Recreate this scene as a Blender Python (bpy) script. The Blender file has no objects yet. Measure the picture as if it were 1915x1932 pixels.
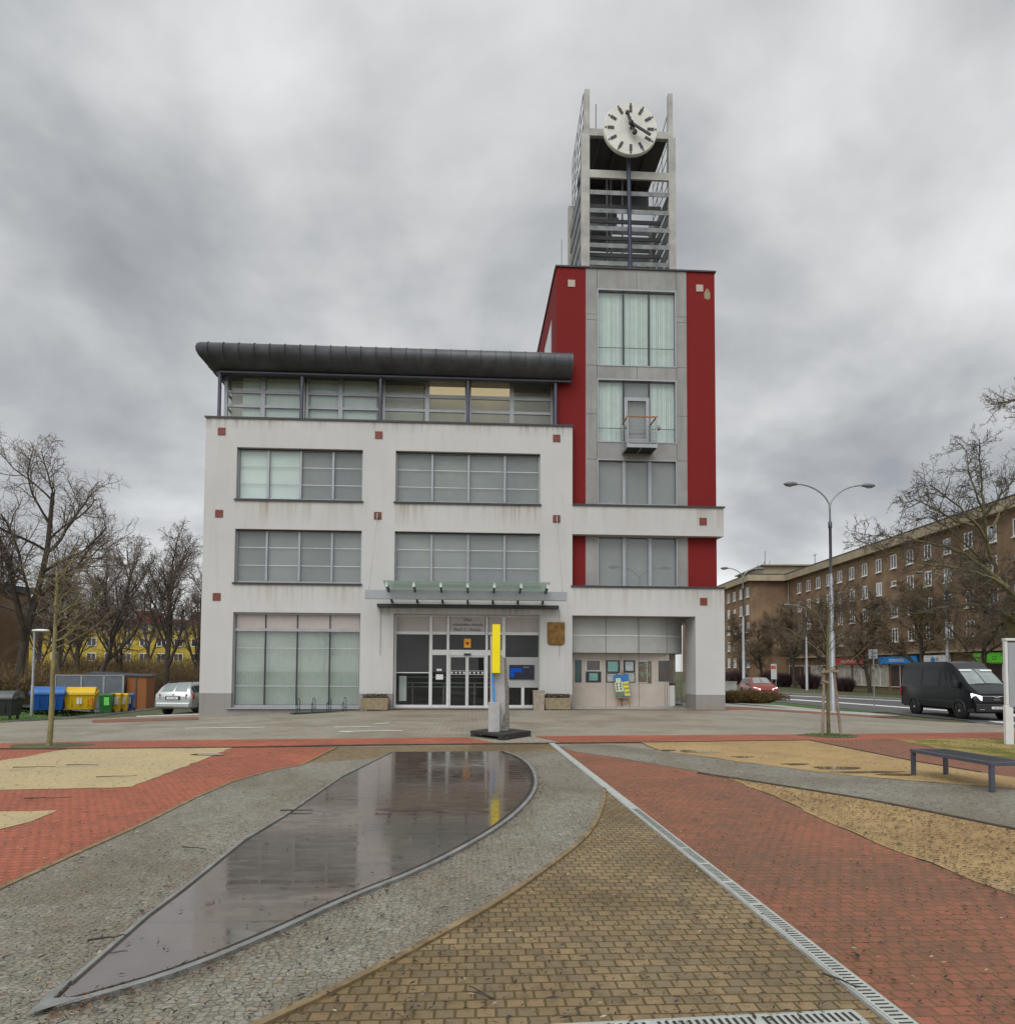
import bpy, bmesh, math, random
from mathutils import Vector, Matrix
R = math.radians
scene = bpy.context.scene
COL = scene.collection
rnd = random.Random(7)

# ---------------------------------------------------------------- camera model
FPX, CX, EYE = 1300.0, 957.5, 1.65          # focal length in px of a 1915 px wide picture
YAW, PITCH, ROLL = R(3.13), R(2.54), R(.306)
CY = 1263 - FPX * math.tan(PITCH)
CAM = Vector((0, 0, EYE))
FW = Vector((math.sin(YAW) * math.cos(PITCH), math.cos(YAW) * math.cos(PITCH), math.sin(PITCH)))
_r0 = Vector((math.cos(YAW), -math.sin(YAW), 0)); _u0 = _r0.cross(FW)
RT = _r0 * math.cos(ROLL) + _u0 * math.sin(ROLL)
UP = -_r0 * math.sin(ROLL) + _u0 * math.cos(ROLL)

def ray(x, y):
    return FW + RT * ((x - CX) / FPX) + UP * ((CY - y) / FPX)
def B(x, y, Y):                              # surveyed point on the plane at depth Y
    d = ray(x, y); return CAM + d * (Y / d.y)
def Dp(x, y, z):                             # surveyed point at camera distance z
    return CAM + ray(x, y) * z
def clamp(v, a=0., b=1.): return max(a, min(b, v))
def hz(x, y):                                # lie of the land: falls away to the left rear and to the road
    l = -.85 * clamp((-x - 3) / 17) * clamp((y - 14) / 20)
    r = -.60 * clamp((x - 12.5) / 8) * clamp((y - 18) / 12)
    return l + r
def G(x, y, off=0.):                         # surveyed point on the ground
    d = ray(x, y); t = 1.
    lo, hi = 1., 400.
    for _ in range(60):
        m = (lo + hi) / 2; p = CAM + d * m
        if p.z > hz(p.x, p.y): lo = m
        else: hi = m
    p = CAM + d * lo; p.z = hz(p.x, p.y) + off
    return p

# ---------------------------------------------------------------- materials
MATS = {}
def newmat(name):
    m = bpy.data.materials.new(name); m.use_nodes = True
    m.node_tree.nodes.clear(); MATS[name] = m
    return m, m.node_tree.nodes, m.node_tree.links
def out(n, l, sh):
    o = n.new('ShaderNodeOutputMaterial'); l.new(sh, o.inputs['Surface'])
def mixc(n, l, fac, a, b, mode='MIX'):
    x = n.new('ShaderNodeMix'); x.data_type = 'RGBA'; x.blend_type = mode
    for sock, val in ((x.inputs[0], fac), (x.inputs[6], a), (x.inputs[7], b)):
        if isinstance(val, (int, float)): sock.default_value = val
        elif isinstance(val, tuple): sock.default_value = (*val[:3], 1)
        else: l.new(val, sock)
    return x.outputs[2]
def ramp(n, l, fac, stops):
    r = n.new('ShaderNodeValToRGB'); e = r.color_ramp.elements
    while len(e) < len(stops): e.new(.5)
    for i, (p, c) in enumerate(stops):
        e[i].position = p; c = (c, c, c) if isinstance(c, (int, float)) else c
        e[i].color = (*c, 1)
    l.new(fac, r.inputs[0]); return r.outputs[0]
def noise_(n, l, co, scale, detail=4, rough=.55, dist=0):
    t = n.new('ShaderNodeTexNoise'); t.inputs['Scale'].default_value = scale
    t.inputs['Detail'].default_value = detail; t.inputs['Roughness'].default_value = rough
    t.inputs['Distortion'].default_value = dist
    l.new(co, t.inputs['Vector']); return t.outputs['Fac']
def mapping(n, l, co, scale=(1, 1, 1), rot=(0, 0, 0), loc=(0, 0, 0)):
    m = n.new('ShaderNodeMapping'); m.inputs['Scale'].default_value = scale
    m.inputs['Rotation'].default_value = rot; m.inputs['Location'].default_value = loc
    l.new(co, m.inputs['Vector']); return m.outputs[0]
def bumpn(n, l, h, strength=.3, dist=.02):
    b = n.new('ShaderNodeBump'); b.inputs['Strength'].default_value = strength
    b.inputs['Distance'].default_value = dist; l.new(h, b.inputs['Height']); return b.outputs[0]
def princ(n, l, col, rough=.6, metal=0., spec=.5, nrm=None, ior=1.5):
    p = n.new('ShaderNodeBsdfPrincipled'); p.inputs['IOR'].default_value = ior
    for k, v in (('Base Color', col), ('Roughness', rough), ('Metallic', metal), ('Specular IOR Level', spec)):
        if isinstance(v, (int, float)): p.inputs[k].default_value = v
        elif isinstance(v, tuple): p.inputs[k].default_value = (*v, 1)
        else: l.new(v, p.inputs[k])
    if nrm is not None: l.new(nrm, p.inputs['Normal'])
    return p.outputs[0]
def M(name, col, rough=.6, metal=0., var=.18, vs=2.5, bump=.08, bs=40., spec=.5):
    if name in MATS: return MATS[name]
    m, n, l = newmat(name)
    co = n.new('ShaderNodeTexCoord').outputs['Object']
    f = noise_(n, l, co, vs, 5, .6)
    lo = tuple(c * (1 - var) for c in col); hi = tuple(min(1, c * (1 + var)) for c in col)
    c = ramp(n, l, f, [(.3, lo), (.7, hi)])
    nr = None
    if bump: nr = bumpn(n, l, noise_(n, l, co, bs, 3), bump, .01)
    out(n, l, princ(n, l, c, rough, metal, spec, nr)); return m
def plaster(name, col, stain=.5, grain=70.):
    m, n, l = newmat(name)
    co = n.new('ShaderNodeTexCoord').outputs['Object']
    big = noise_(n, l, co, .35, 4, .6)
    st = noise_(n, l, mapping(n, l, co, (2.2, 2.2, .16)), 1.3, 5, .62)
    fine = noise_(n, l, co, grain, 3, .7)
    c = mixc(n, l, ramp(n, l, big, [(.35, 0.), (.75, .55)]), tuple(col), tuple(x * .80 for x in col))
    c = mixc(n, l, ramp(n, l, st, [(.52, 0.), (.72, stain)]), c, tuple(x * y for x, y in zip(col, (.66, .60, .49))))
    c = mixc(n, l, ramp(n, l, fine, [(.3, .16), (.7, 0.)]), c, tuple(x * .55 for x in col))
    if name == 'plaster_white':              # rain and rust runs below the sills and ledges
        sx = n.new('ShaderNodeSeparateXYZ'); l.new(co, sx.inputs[0])
        run = noise_(n, l, mapping(n, l, co, (3.2, 3.2, .10)), 1.9, 4, .6); wide = noise_(n, l, mapping(n, l, co, (.8, .8, .05)), 1.1, 2)
        def inx(a, b):
            q = n.new('ShaderNodeMath'); q.operation = 'COMPARE'; q.inputs[1].default_value = (a + b) / 2; q.inputs[2].default_value = (b - a) / 2
            l.new(sx.outputs[0], q.inputs[0]); return q.outputs[0]
        def plus(*s_):
            r_ = s_[0]
            for v_ in s_[1:]:
                q = n.new('ShaderNodeMath'); q.operation = 'ADD'; l.new(r_, q.inputs[0]); l.new(v_, q.inputs[1]); r_ = q.outputs[0]
            return r_
        sills = plus(inx(-9.62, -4.45), inx(-3.15, 2.93), inx(4.3, 10.8)); can = inx(-3.8, 3.7); allx = inx(-20, 20)
        for z0, dep, xm in ((8.5, 1.05, sills), (5.06, .95, sills), (11.9, .5, allx), (4.2, .45, can)):
            mr = n.new('ShaderNodeMapRange'); mr.inputs[1].default_value = z0 - dep; mr.inputs[2].default_value = z0; l.new(sx.outputs[2], mr.inputs[0])
            lt_ = n.new('ShaderNodeMath'); lt_.operation = 'LESS_THAN'; lt_.inputs[1].default_value = z0; l.new(sx.outputs[2], lt_.inputs[0])
            def mul(a, b):
                q = n.new('ShaderNodeMath'); q.operation = 'MULTIPLY'; l.new(a, q.inputs[0]); l.new(b, q.inputs[1]); return q.outputs[0]
            k = mul(mul(mul(mr.outputs[0], xm), lt_.outputs[0]), mul(ramp(n, l, run, [(.44, .12), (.66, .95)]), ramp(n, l, wide, [(.38, .15), (.62, 1.)])))
            c = mixc(n, l, k, c, (.30, .245, .17) if z0 in (8.5, 5.06) else (.25, .235, .21))
    out(n, l, princ(n, l, c, .9, 0, .2, bumpn(n, l, fine, .35, .006))); return m
def glass(name, tint=(.82, .88, .86), ior=1.8, rough=.02, dirt_haze=.06):
    m, n, l = newmat(name)
    t = n.new('ShaderNodeBsdfTransparent'); t.inputs[0].default_value = (*tint, 1)
    g = n.new('ShaderNodeBsdfGlossy'); g.inputs['Roughness'].default_value = rough
    fr = n.new('ShaderNodeFresnel'); ge = n.new('ShaderNodeNewGeometry')
    io = n.new('ShaderNodeMix'); io.inputs[2].default_value = ior; io.inputs[3].default_value = 1 / ior   # same reflection from both faces
    l.new(ge.outputs['Backfacing'], io.inputs[0]); l.new(io.outputs[0], fr.inputs[0])
    mx = n.new('ShaderNodeMixShader'); l.new(fr.outputs[0], mx.inputs[0])
    l.new(t.outputs[0], mx.inputs[1]); l.new(g.outputs[0], mx.inputs[2])
    d = n.new('ShaderNodeBsdfDiffuse'); d.inputs[0].default_value = (.45, .47, .45, 1)
    m2 = n.new('ShaderNodeMixShader'); m2.inputs[0].default_value = dirt_haze  # diffuse film: dirt, and brightness painted onto the panes
    l.new(mx.outputs[0], m2.inputs[1]); l.new(d.outputs[0], m2.inputs[2])
    out(n, l, m2.outputs[0]); return m
def emit(name, col, s):
    m, n, l = newmat(name)
    e = n.new('ShaderNodeEmission'); e.inputs[0].default_value = (*col, 1); e.inputs[1].default_value = s
    out(n, l, e.outputs[0]); return m
def pavers(name, c1, c2, mort, w=.1, h=.09, ms=.006, rough=.62, moss=.35, rot=0., stain=(.62, .56, .44)):
    m, n, l = newmat(name)
    co = n.new('ShaderNodeTexCoord').outputs['Object']
    wob = n.new('ShaderNodeTexNoise'); wob.inputs['Scale'].default_value = 3.; l.new(co, wob.inputs['Vector'])
    wv = n.new('ShaderNodeVectorMath'); wv.operation = 'MULTIPLY_ADD'
    wv.inputs[1].default_value = (.014, .014, 0); l.new(wob.outputs['Color'], wv.inputs[0]); l.new(mapping(n, l, co, (1, 1, 1), (0, 0, rot)), wv.inputs[2])
    b = n.new('ShaderNodeTexBrick'); b.offset = .5; b.inputs['Scale'].default_value = 1
    b.inputs['Brick Width'].default_value = w; b.inputs['Row Height'].default_value = h
    b.inputs['Mortar Size'].default_value = ms; b.inputs['Mortar Smooth'].default_value = .35
    b.inputs['Bias'].default_value = 0.
    b.inputs['Color1'].default_value = (*c1, 1); b.inputs['Color2'].default_value = (*c2, 1)
    b.inputs['Mortar'].default_value = (*mort, 1); l.new(wv.outputs[0], b.inputs['Vector'])
    big = noise_(n, l, co, .55, 5, .6, .6); mid = noise_(n, l, co, 9., 4, .65); fine = noise_(n, l, co, 160., 2, .7)
    c = mixc(n, l, ramp(n, l, big, [(.40, 0.), (.64, .95)]), b.outputs['Color'],
             mixc(n, l, 1., b.outputs['Color'], stain, 'MULTIPLY'))
    c = mixc(n, l, ramp(n, l, mid, [(.50, 0.), (.70, moss)]), c, tuple(x * .9 for x in mort))
    c = mixc(n, l, ramp(n, l, fine, [(.34, .45), (.5, 0.)]), c, tuple(x * .35 for x in c1))
    c = mixc(n, l, ramp(n, l, fine, [(.68, 0.), (.8, .5)]), c, (.42, .38, .3))
    ro = ramp(n, l, big, [(.35, rough + .16), (.7, rough - .16)])
    hgt = mixc(n, l, .25, b.outputs['Fac'], mid)
    inv = n.new('ShaderNodeInvert'); l.new(hgt, inv.inputs['Color'])
    out(n, l, princ(n, l, c, ro, 0, .4, bumpn(n, l, inv.outputs[0], .55, .012))); return m
def cobbles(name, c1, c2, mort, scale=11.):
    m, n, l = newmat(name)
    co = n.new('ShaderNodeTexCoord').outputs['Object']
    v = n.new('ShaderNodeTexVoronoi'); v.voronoi_dimensions = '2D'; v.inputs['Scale'].default_value = scale
    e = n.new('ShaderNodeTexVoronoi'); e.voronoi_dimensions = '2D'; e.feature = 'DISTANCE_TO_EDGE'; e.inputs['Scale'].default_value = scale
    for k in (v, e): k.inputs['Randomness'].default_value = .75; l.new(co, k.inputs['Vector'])
    sep = n.new('ShaderNodeSeparateColor'); l.new(v.outputs['Color'], sep.inputs[0])
    c = mixc(n, l, sep.outputs[0], c1, c2)
    c = mixc(n, l, ramp(n, l, sep.outputs[1], [(.86, 0.), (.94, .6)]), c, (.26, .21, .14))
    big = noise_(n, l, co, .6, 5, .6, .5); fine = noise_(n, l, co, 130., 3, .7); md = noise_(n, l, co, 26., 4, .6)
    c = mixc(n, l, ramp(n, l, e.outputs['Distance'], [(.01, .5), (.05, 0.)]), c, mort)
    c = mixc(n, l, ramp(n, l, big, [(.4, 0.), (.66, .6)]), c, (.115, .085, .045))
    gap_shade = noise_(n, l, mapping(n, l, co, (1, 2.6, 1)), 24., 4, .7)
    c = mixc(n, l, ramp(n, l, gap_shade, [(.53, 0.), (.64, .85)]), c, tuple(x * .22 for x in c1))  # dark dashes painted in for the shadowed gaps between the stones
    c = mixc(n, l, ramp(n, l, md, [(.55, 0.), (.7, .5)]), c, (.20, .155, .085))
    c = mixc(n, l, ramp(n, l, fine, [(.62, 0.), (.76, .75)]), c, (.52, .49, .43))
    h = ramp(n, l, e.outputs['Distance'], [(0., 0.), (.12, 1.)])
    hh = mixc(n, l, .5, h, md)
    out(n, l, princ(n, l, c, ramp(n, l, big, [(.35, .75), (.7, .45)]), 0, .4, bumpn(n, l, hh, .8, .015))); return m
def sand(name, c1, c2, moss=0.):
    m, n, l = newmat(name)
    co = n.new('ShaderNodeTexCoord').outputs['Object']
    big = noise_(n, l, co, .7, 5, .6, .6); fine = noise_(n, l, co, 95., 4, .75); md = noise_(n, l, mapping(n, l, co, (1, 2.2, 1)), 14., 5, .7)
    c = mixc(n, l, ramp(n, l, big, [(.36, 0.), (.66, 1.)]), c1, c2)
    if moss: c = mixc(n, l, ramp(n, l, noise_(n, l, co, .9, 5, .6), [(.46, 0.), (.6, moss)]), c, (.13, .125, .012))
    c = mixc(n, l, ramp(n, l, md, [(.54, 0.), (.68, .7)]), c, tuple(x * .35 for x in c2))
    c = mixc(n, l, ramp(n, l, fine, [(.3, .6), (.48, 0.)]), c, (.1, .07, .03))
    wet = ramp(n, l, noise_(n, l, mapping(n, l, co, (1, 1.8, 1), loc=(3.1, 1.2, 0)), .45, 4, .6), [(.6, .95), (.66, .3)])
    out(n, l, princ(n, l, c, wet, 0, .4, bumpn(n, l, fine, .5, .01))); return m

plaster('plaster_white', (.56, .558, .548), .22)
plaster('plaster_grey', (.30, .285, .27), .55)
plaster('plaster_red', (.20, .019, .018), .12)
def panelmat():
    m, n, l = newmat('fibre_cement')
    co = n.new('ShaderNodeTexCoord').outputs['Object']
    f = noise_(n, l, co, .8, 5, .65); s = noise_(n, l, mapping(n, l, co, (2.5, 2.5, .25)), 1.5, 4)
    c = ramp(n, l, f, [(.3, (.235, .235, .232)), (.7, (.33, .33, .325))])
    c = mixc(n, l, ramp(n, l, s, [(.5, 0.), (.75, .4)]), c, (.17, .155, .13))
    out(n, l, princ(n, l, c, .75, 0, .3)); return m
panelmat()
M('tile_brown', (.16, .035, .02), .5, var=.3, vs=9); M('tile_beige', (.42, .34, .29), .6, var=.2, vs=9)
M('frame_grey', (.33, .345, .37), .42, .25, .08); M('frame_white', (.62, .63, .63), .45, 0, .06); M('frame_dark', (.035, .037, .042), .5, .2, .1)
M('roof_zinc', (.072, .075, .083), .5, .35, .35, 1.4, .05, 12); M('steel_post', (.085, .09, .12), .45, .3, .15)
M('flashing', (.05, .048, .05), .55, .3, .2)
M('concrete_light', (.38, .375, .35), .85, 0, .22, 1.6, .2, 30); M('louver_grey', (.17, .18, .18), .55, .35, .35, 3.)
M('dark_slab', (.03, .028, .032), .8); M('louver_dark', (.075, .072, .075), .7); M('clock_face', (.62, .61, .56), .6, 0, .12, 1.5); M('black_paint', (.018, .018, .02), .5)
M('steel_galv', (.34, .36, .37), .45, .55, .18); M('blue_dark', (.025, .03, .07), .45, .2)
M('blind_grey', (.25, .268, .272), .85, 0, .12, 1.0, 0); M('blind_ash', (.29, .305, .30), .85, 0, .12, 1.0, 0); M('blind_slate', (.205, .222, .23), .85, 0, .12, 1.0, 0); M('blind_green', (.77, .86, .835), .85, 0, .07, 2., 0); M('blind_white', (.72, .80, .78), .85, 0, .08, 1., 0); M('curtain_green', (.43, .49, .445), .85, 0, .1, 1.2, 0); M('frame_mid', (.42, .44, .45), .5)
M('spandrel_pink', (.40, .355, .335), .5, 0, .08, 2, 0); M('spandrel_grey', (.36, .37, .36), .4, 0, .12, 1., 0)
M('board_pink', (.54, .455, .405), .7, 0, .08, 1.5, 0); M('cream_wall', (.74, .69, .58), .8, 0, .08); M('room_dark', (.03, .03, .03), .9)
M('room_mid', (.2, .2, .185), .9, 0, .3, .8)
M('floor_dark', (.06, .06, .055), .4); M('wood_rail', (.36, .13, .04), .5)
def canopyglass():
    m, n, l = newmat('canopy_glass')
    d = n.new('ShaderNodeBsdfTranslucent'); d.inputs[0].default_value = (.60, .66, .62, 1)
    p = n.new('ShaderNodeBsdfPrincipled'); p.inputs['Base Color'].default_value = (.42, .465, .435, 1); p.inputs['Roughness'].default_value = .12
    t = n.new('ShaderNodeBsdfTransparent'); t.inputs[0].default_value = (.74, .84, .78, 1)
    a = n.new('ShaderNodeMixShader'); a.inputs[0].default_value = .5; l.new(d.outputs[0], a.inputs[1]); l.new(p.outputs[0], a.inputs[2])
    b = n.new('ShaderNodeMixShader'); b.inputs[0].default_value = .5; l.new(a.outputs[0], b.inputs[1]); l.new(t.outputs[0], b.inputs[2])
    out(n, l, b.outputs[0])
canopyglass()
glass('glass_office', (.90, .94, .93), 1.75, .02, .10); glass('glass_clear', (.8, .86, .83), 1.5, .01, .03); glass('glass_gallery', (.93, .95, .94), 1.32, .01, .01); glass('glass_shop', (.90, .95, .93), 1.75, .02, .16)  # shop glass has extra pale film so the top floor looks brighter
emit('warm_light', (1., .78, .46), .55); emit('headlight', (.95, .9, 1.), 2.2)
M('bronze', (.21, .115, .03), .5, .55, .45, 5., .3, 30); M('orange_sign', (.75, .3, .01), .45, 0, .1); M('emblem_dark', (.12, .03, .01), .5)
M('ink_navy', (.03, .035, .09), .6, 0, .05); M('screen_navy', (.008, .011, .03), .25, 0, .4, 8, 0)
emit('screen_blue', (.01, .13, .75), .5)
M('yellow_paint', (.86, .70, .0), .45, 0, .05, 2., .03); M('blue_paint', (.02, .25, .62), .5, 0, .35, 14.); M('stone_slab', (.38, .38, .375), .7, 0, .15, 5., .15, 90)
M('stone_rough', (.27, .255, .23), .95, 0, .5, 18., .9, 45); M('base_black', (.022, .021, .022), .55, 0, .3, 4.)
M('planter_stone', (.28, .225, .15), .9, 0, .28, 6., .7, 90); M('bin_stone', (.3, .26, .21), .9, 0, .25, 5., .6, 80)
M('leaf_green', (.06, .085, .025), .7, 0, .5, 20.); M('leaf_plum', (.10, .045, .05), .7, 0, .5, 20.)
M('rack_green', (.012, .04, .035), .45, .2)
M('street_twig', (.15, .112, .07), .9, 0, .35, 1.5, 0); M('bark_brown', (.07, .056, .043), .9, 0, .4, 6., .6, 20); M('bark_twig', (.15, .115, .092), .9, 0, .35, 1.5, 0)
M('bark_moss', (.115, .105, .042), .9, 0, .4, 5., .6, 18); M('bark_moss_twig', (.085, .07, .052), .9, 0, .4, 1.2, 0)
M('bark_young', (.21, .19, .085), .85, 0, .3, 5., .4, 25); M('bark_young_twig', (.17, .15, .07), .85, 0, .25, 2., 0)
M('stake_wood', (.23, .175, .13), .85, 0, .3, 7., .3, 30); M('pole_galv', (.30, .32, .34), .5, .45, .15, 4., .05); M('pole_dark', (.1, .11, .13), .5, .4, .2)
M('lamp_shell', (.17, .18, .19), .5, .2, .15); M('lamp_lens', (.34, .31, .22), .2, 0, .1); M('lamp_white', (.75, .78, .8), .4, 0, .05)
M('render_yellow', (.44, .325, .04), .85, 0, .2, .4); M('roof_red', (.22, .03, .022), .8, 0, .25, .6); M('white_trim', (.72, .72, .70), .6, 0, .05)
def oldrender():
    m, n, l = newmat('render_brown')
    co = n.new('ShaderNodeTexCoord').outputs['Object']
    f = noise_(n, l, co, .22, 6, .65, .8); s = noise_(n, l, mapping(n, l, co, (.6, .6, .2)), .8, 5, .6)
    c = ramp(n, l, f, [(.3, (.17, .095, .066)), (.48, (.215, .142, .09)), (.7, (.31, .22, .13))])
    c = mixc(n, l, ramp(n, l, s, [(.5, 0.), (.7, .5)]), c, (.12, .078, .05))
    out(n, l, princ(n, l, c, .9, 0, .2)); return m
oldrender()
M('cornice', (.33, .275, .19), .85, 0, .2, .8); M('pane_dark', (.035, .04, .045), .12, 0, .3, 1., 0); M('pane_light', (.3, .32, .33), .15, 0, .3, .7, 0)
M('shop_dark', (.06, .035, .03), .6, 0, .4, .7); M('shop_light', (.45, .42, .36), .5, 0, .3, 1.)
M('sign_red', (.72, .02, .02), .4, 0, .06); M('sign_blue', (.01, .26, .72), .4, 0, .08); M('sign_white', (.76, .76, .78), .4, 0, .05); M('sign_green', (.13, .72, .03), .4, 0, .06)
M('ink_white', (.8, .82, .85), .5, 0, .03); M('ink_dark', (.03, .05, .03), .5)
M('van_paint', (.008, .010, .012), .28, .0, .06, 2, 0, spec=.2); M('van_hood', (.03, .034, .038), .25, .3, .06, 2, 0); M('plastic_black', (.02, .02, .022), .6); M('tyre', (.018, .018, .018), .85, 0, .2, 9)
M('rim_grey', (.5, .47, .42), .5, .5); M('silver_paint', (.42, .45, .45), .3, .55, .05, 2, 0); M('red_paint', (.24, .045, .032), .3, .3, .06, 2, 0)
M('tail_red', (.42, .012, .012), .2); M('plate_white', (.75, .76, .74), .45, 0, .04, 3, 0); M('chrome', (.75, .76, .78), .15, 1., .03, 2, 0)
glass('glass_car', (.30, .34, .34), 1.7, .02, .03); M('car_interior', (.05, .055, .055), .8); M('windshield', (.24, .28, .275), .1, 0, .25, 1.5, 0); M('sideglass', (.012, .014, .016), .12, 0, .3, 1., 0, spec=.18)
M('bin_black', (.022, .025, .026), .45, 0, .2); M('bin_lid_grey', (.08, .088, .09), .45); M('bin_blue', (.012, .085, .35), .4, 0, .12, 4); M('bin_blue_lid', (.035, .15, .45), .4, 0, .1); M('bin_yellow', (.68, .44, .01), .4, 0, .1, 4); M('bin_green', (.02, .13, .03), .4, 0, .15)
M('sticker_green', (.2, .7, .12), .5); M('sticker_orange', (.7, .2, .02), .5); M('shed_metal', (.14, .16, .18), .5, .4, .15, 2.); M('cabinet', (.42, .42, .38), .6)
def planks(name, col, sc=9.):
    m, n, l = newmat(name)
    co = n.new('ShaderNodeTexCoord').outputs['Object']
    w = n.new('ShaderNodeTexWave'); w.bands_direction = 'Z'; w.inputs['Scale'].default_value = sc * .1; w.inputs['Distortion'].default_value = .0
    l.new(mapping(n, l, co, (1, 1, 5)), w.inputs['Vector'])
    g = noise_(n, l, mapping(n, l, co, (2, 2, 30)), 3., 4)
    c = ramp(n, l, g, [(.3, tuple(x * .7 for x in col)), (.7, col)])
    c = mixc(n, l, ramp(n, l, w.outputs['Fac'], [(.02, .9), (.12, 0.)]), c, tuple(x * .2 for x in col))
    out(n, l, princ(n, l, c, .7)); return m
planks('shed_wood', (.36, .13, .03))
M('hedge_twig', (.13, .088, .028), .9, 0, .55, 3., 0); M('hedge_leaf', (.165, .105, .03), .85, 0, .55, 2.5, 0); M('bush_plum', (.075, .04, .045), .9, 0, .4, 2., 0); M('bush_brown', (.17, .115, .055), .9, 0, .5, 2., 0)
M('grass_green', (.055, .115, .018), .9, 0, .5, 3., 0); M('grass_dull', (.075, .078, .03), .9, 0, .45, 1.5, 0)
M('grass_blade', (.075, .15, .02), .8, 0, .4, 2., 0)
M('litter_dark', (.03, .022, .018), .7, 0, .6, 3., 0); M('litter_rust', (.13, .055, .02), .7, 0, .6, 5., 0); M('litter_pale', (.36, .30, .18), .7, 0, .4, 5., 0)
M('stick_bark', (.05, .038, .03), .85, 0, .4, 20., .3, 60)
M('kerb_stone', (.27, .265, .25), .8, 0, .25, 4., .3, 40); M('kerb_dark', (.06, .047, .034), .9, 0, .4, 6.); M('kerb_sand', (.2, .145, .075), .85, 0, .35, 7., .3, 60)
M('rim_stone', (.19, .195, .185), .6, 0, .3, 5., .2, 60); M('drain_concrete', (.34, .35, .33), .75, 0, .16, 6., .2, 60); M('drain_steel', (.40, .42, .39), .55, .1, .14, 12.); M('slot_dark', (.03, .028, .024), .9)
M('line_white', (.66, .66, .64), .7, 0, .2, 6., .1)
def asphalt():
    m, n, l = newmat('asphalt')
    co = n.new('ShaderNodeTexCoord').outputs['Object']
    f = noise_(n, l, co, .4, 5, .6); g = noise_(n, l, co, 120., 2)
    c = ramp(n, l, f, [(.3, (.085, .086, .09)), (.7, (.125, .125, .128))])
    c = mixc(n, l, ramp(n, l, g, [(.4, .35), (.6, 0.)]), c, (.03, .03, .03))
    out(n, l, princ(n, l, c, ramp(n, l, f, [(.3, .6), (.7, .4)]), 0, .4)); return m
asphalt()
pavers('paver_brown', (.285, .202, .108), (.185, .146, .092), (.098, .072, .022), .0986, .088, .008, .62, .55)
pavers('paver_red', (.325, .108, .068), (.225, .090, .06), (.14, .09, .034), .0986, .088, .007, .64, .42, stain=(.68, .78, .64))
pavers('paver_red_bright', (.45, .122, .062), (.34, .104, .058), (.10, .048, .028), .0986, .088, .0045, .64, .15, stain=(.7, .68, .62))
pavers('paver_grey', (.36, .325, .265), (.30, .275, .23), (.15, .132, .09), .2, .1, .007, .6, .22, R(45), stain=(.72, .68, .6))
cobbles('cobble_grey', (.30, .285, .24), (.20, .19, .158), (.10, .082, .046), 22.)
sand('sand_yellow', (.47, .37, .195), (.41, .335, .20)); sand('sand_ochre', (.41, .285, .13), (.31, .205, .092)); sand('sand_moss', (.36, .25, .10), (.24, .19, .045), 1.)
def wetstone():
    m, n, l = newmat('fountain_stone')
    co = n.new('ShaderNodeTexCoord').outputs['Object']
    f = noise_(n, l, co, .8, 5, .6, .4); d = noise_(n, l, mapping(n, l, co, (1, 2.5, 1)), 3.5, 6, .7)
    c = ramp(n, l, f, [(.3, (.050, .033, .023)), (.7, (.10, .070, .050))])
    c = mixc(n, l, ramp(n, l, d, [(.58, 0.), (.78, .5)]), c, (.11, .09, .06))
    b = n.new('ShaderNodeTexBrick'); b.offset = .4; b.inputs['Scale'].default_value = 1; b.inputs['Brick Width'].default_value = 2.2
    b.inputs['Row Height'].default_value = 1.15; b.inputs['Mortar Size'].default_value = .006
    b.inputs['Color1'].default_value = (0, 0, 0, 1); b.inputs['Color2'].default_value = (.35, .35, .35, 1); b.inputs['Mortar'].default_value = (1, 1, 1, 1); l.new(co, b.inputs['Vector'])
    c = mixc(n, l, ramp(n, l, b.outputs['Fac'], [(.3, 0.), (.8, .8)]), c, (.012, .01, .008))
    ro = mixc(n, l, ramp(n, l, d, [(.42, 0.), (.72, 1.)]), (.045, .045, .045), (.26, .26, .26))
    rip = noise_(n, l, mapping(n, l, co, (1, 1, 1)), 2.2, 2); tilt = mixc(n, l, .9, rip, b.outputs['Color'])
    out(n, l, princ(n, l, c, ro, 0, .75, bumpn(n, l, tilt, .05, .01), 2.75)); return m
wetstone()
def pictures(name, cols, sc):
    m, n, l = newmat(name)
    co = n.new('ShaderNodeTexCoord').outputs['Object']
    f = noise_(n, l, co, sc, 5, .7, 1.2)
    st = [(.25 + .5 * i / (len(cols) - 1), c) for i, c in enumerate(cols)]
    out(n, l, princ(n, l, ramp(n, l, f, st), .4)); return m
pictures('art_blue', [(.01, .03, .09), (.03, .08, .12), (.05, .10, .06), (.08, .2, .3)], 3.)
pictures('art_teal', [(.06, .2, .2), (.25, .45, .42), (.12, .3, .28), (.5, .6, .55)], 6.)
pictures('art_red', [(.12, .03, .03), (.2, .1, .09), (.06, .08, .09), (.3, .25, .22)], 4.)
pictures('art_grey', [(.5, .52, .52), (.3, .33, .35), (.55, .57, .56), (.16, .2, .2)], 7.)
pictures('art_mixed', [(.3, .32, .3), (.25, .05, .07), (.08, .13, .08), (.4, .35, .32), (.05, .14, .3)], 7.)
pictures('art_dark', [(.02, .04, .05), (.06, .09, .1), (.14, .07, .05), (.03, .06, .03)], 5.)
M('mat_board_black', (.02, .022, .03), .5); M('paper_white', (.68, .7, .69), .6, 0, .03)
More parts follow.
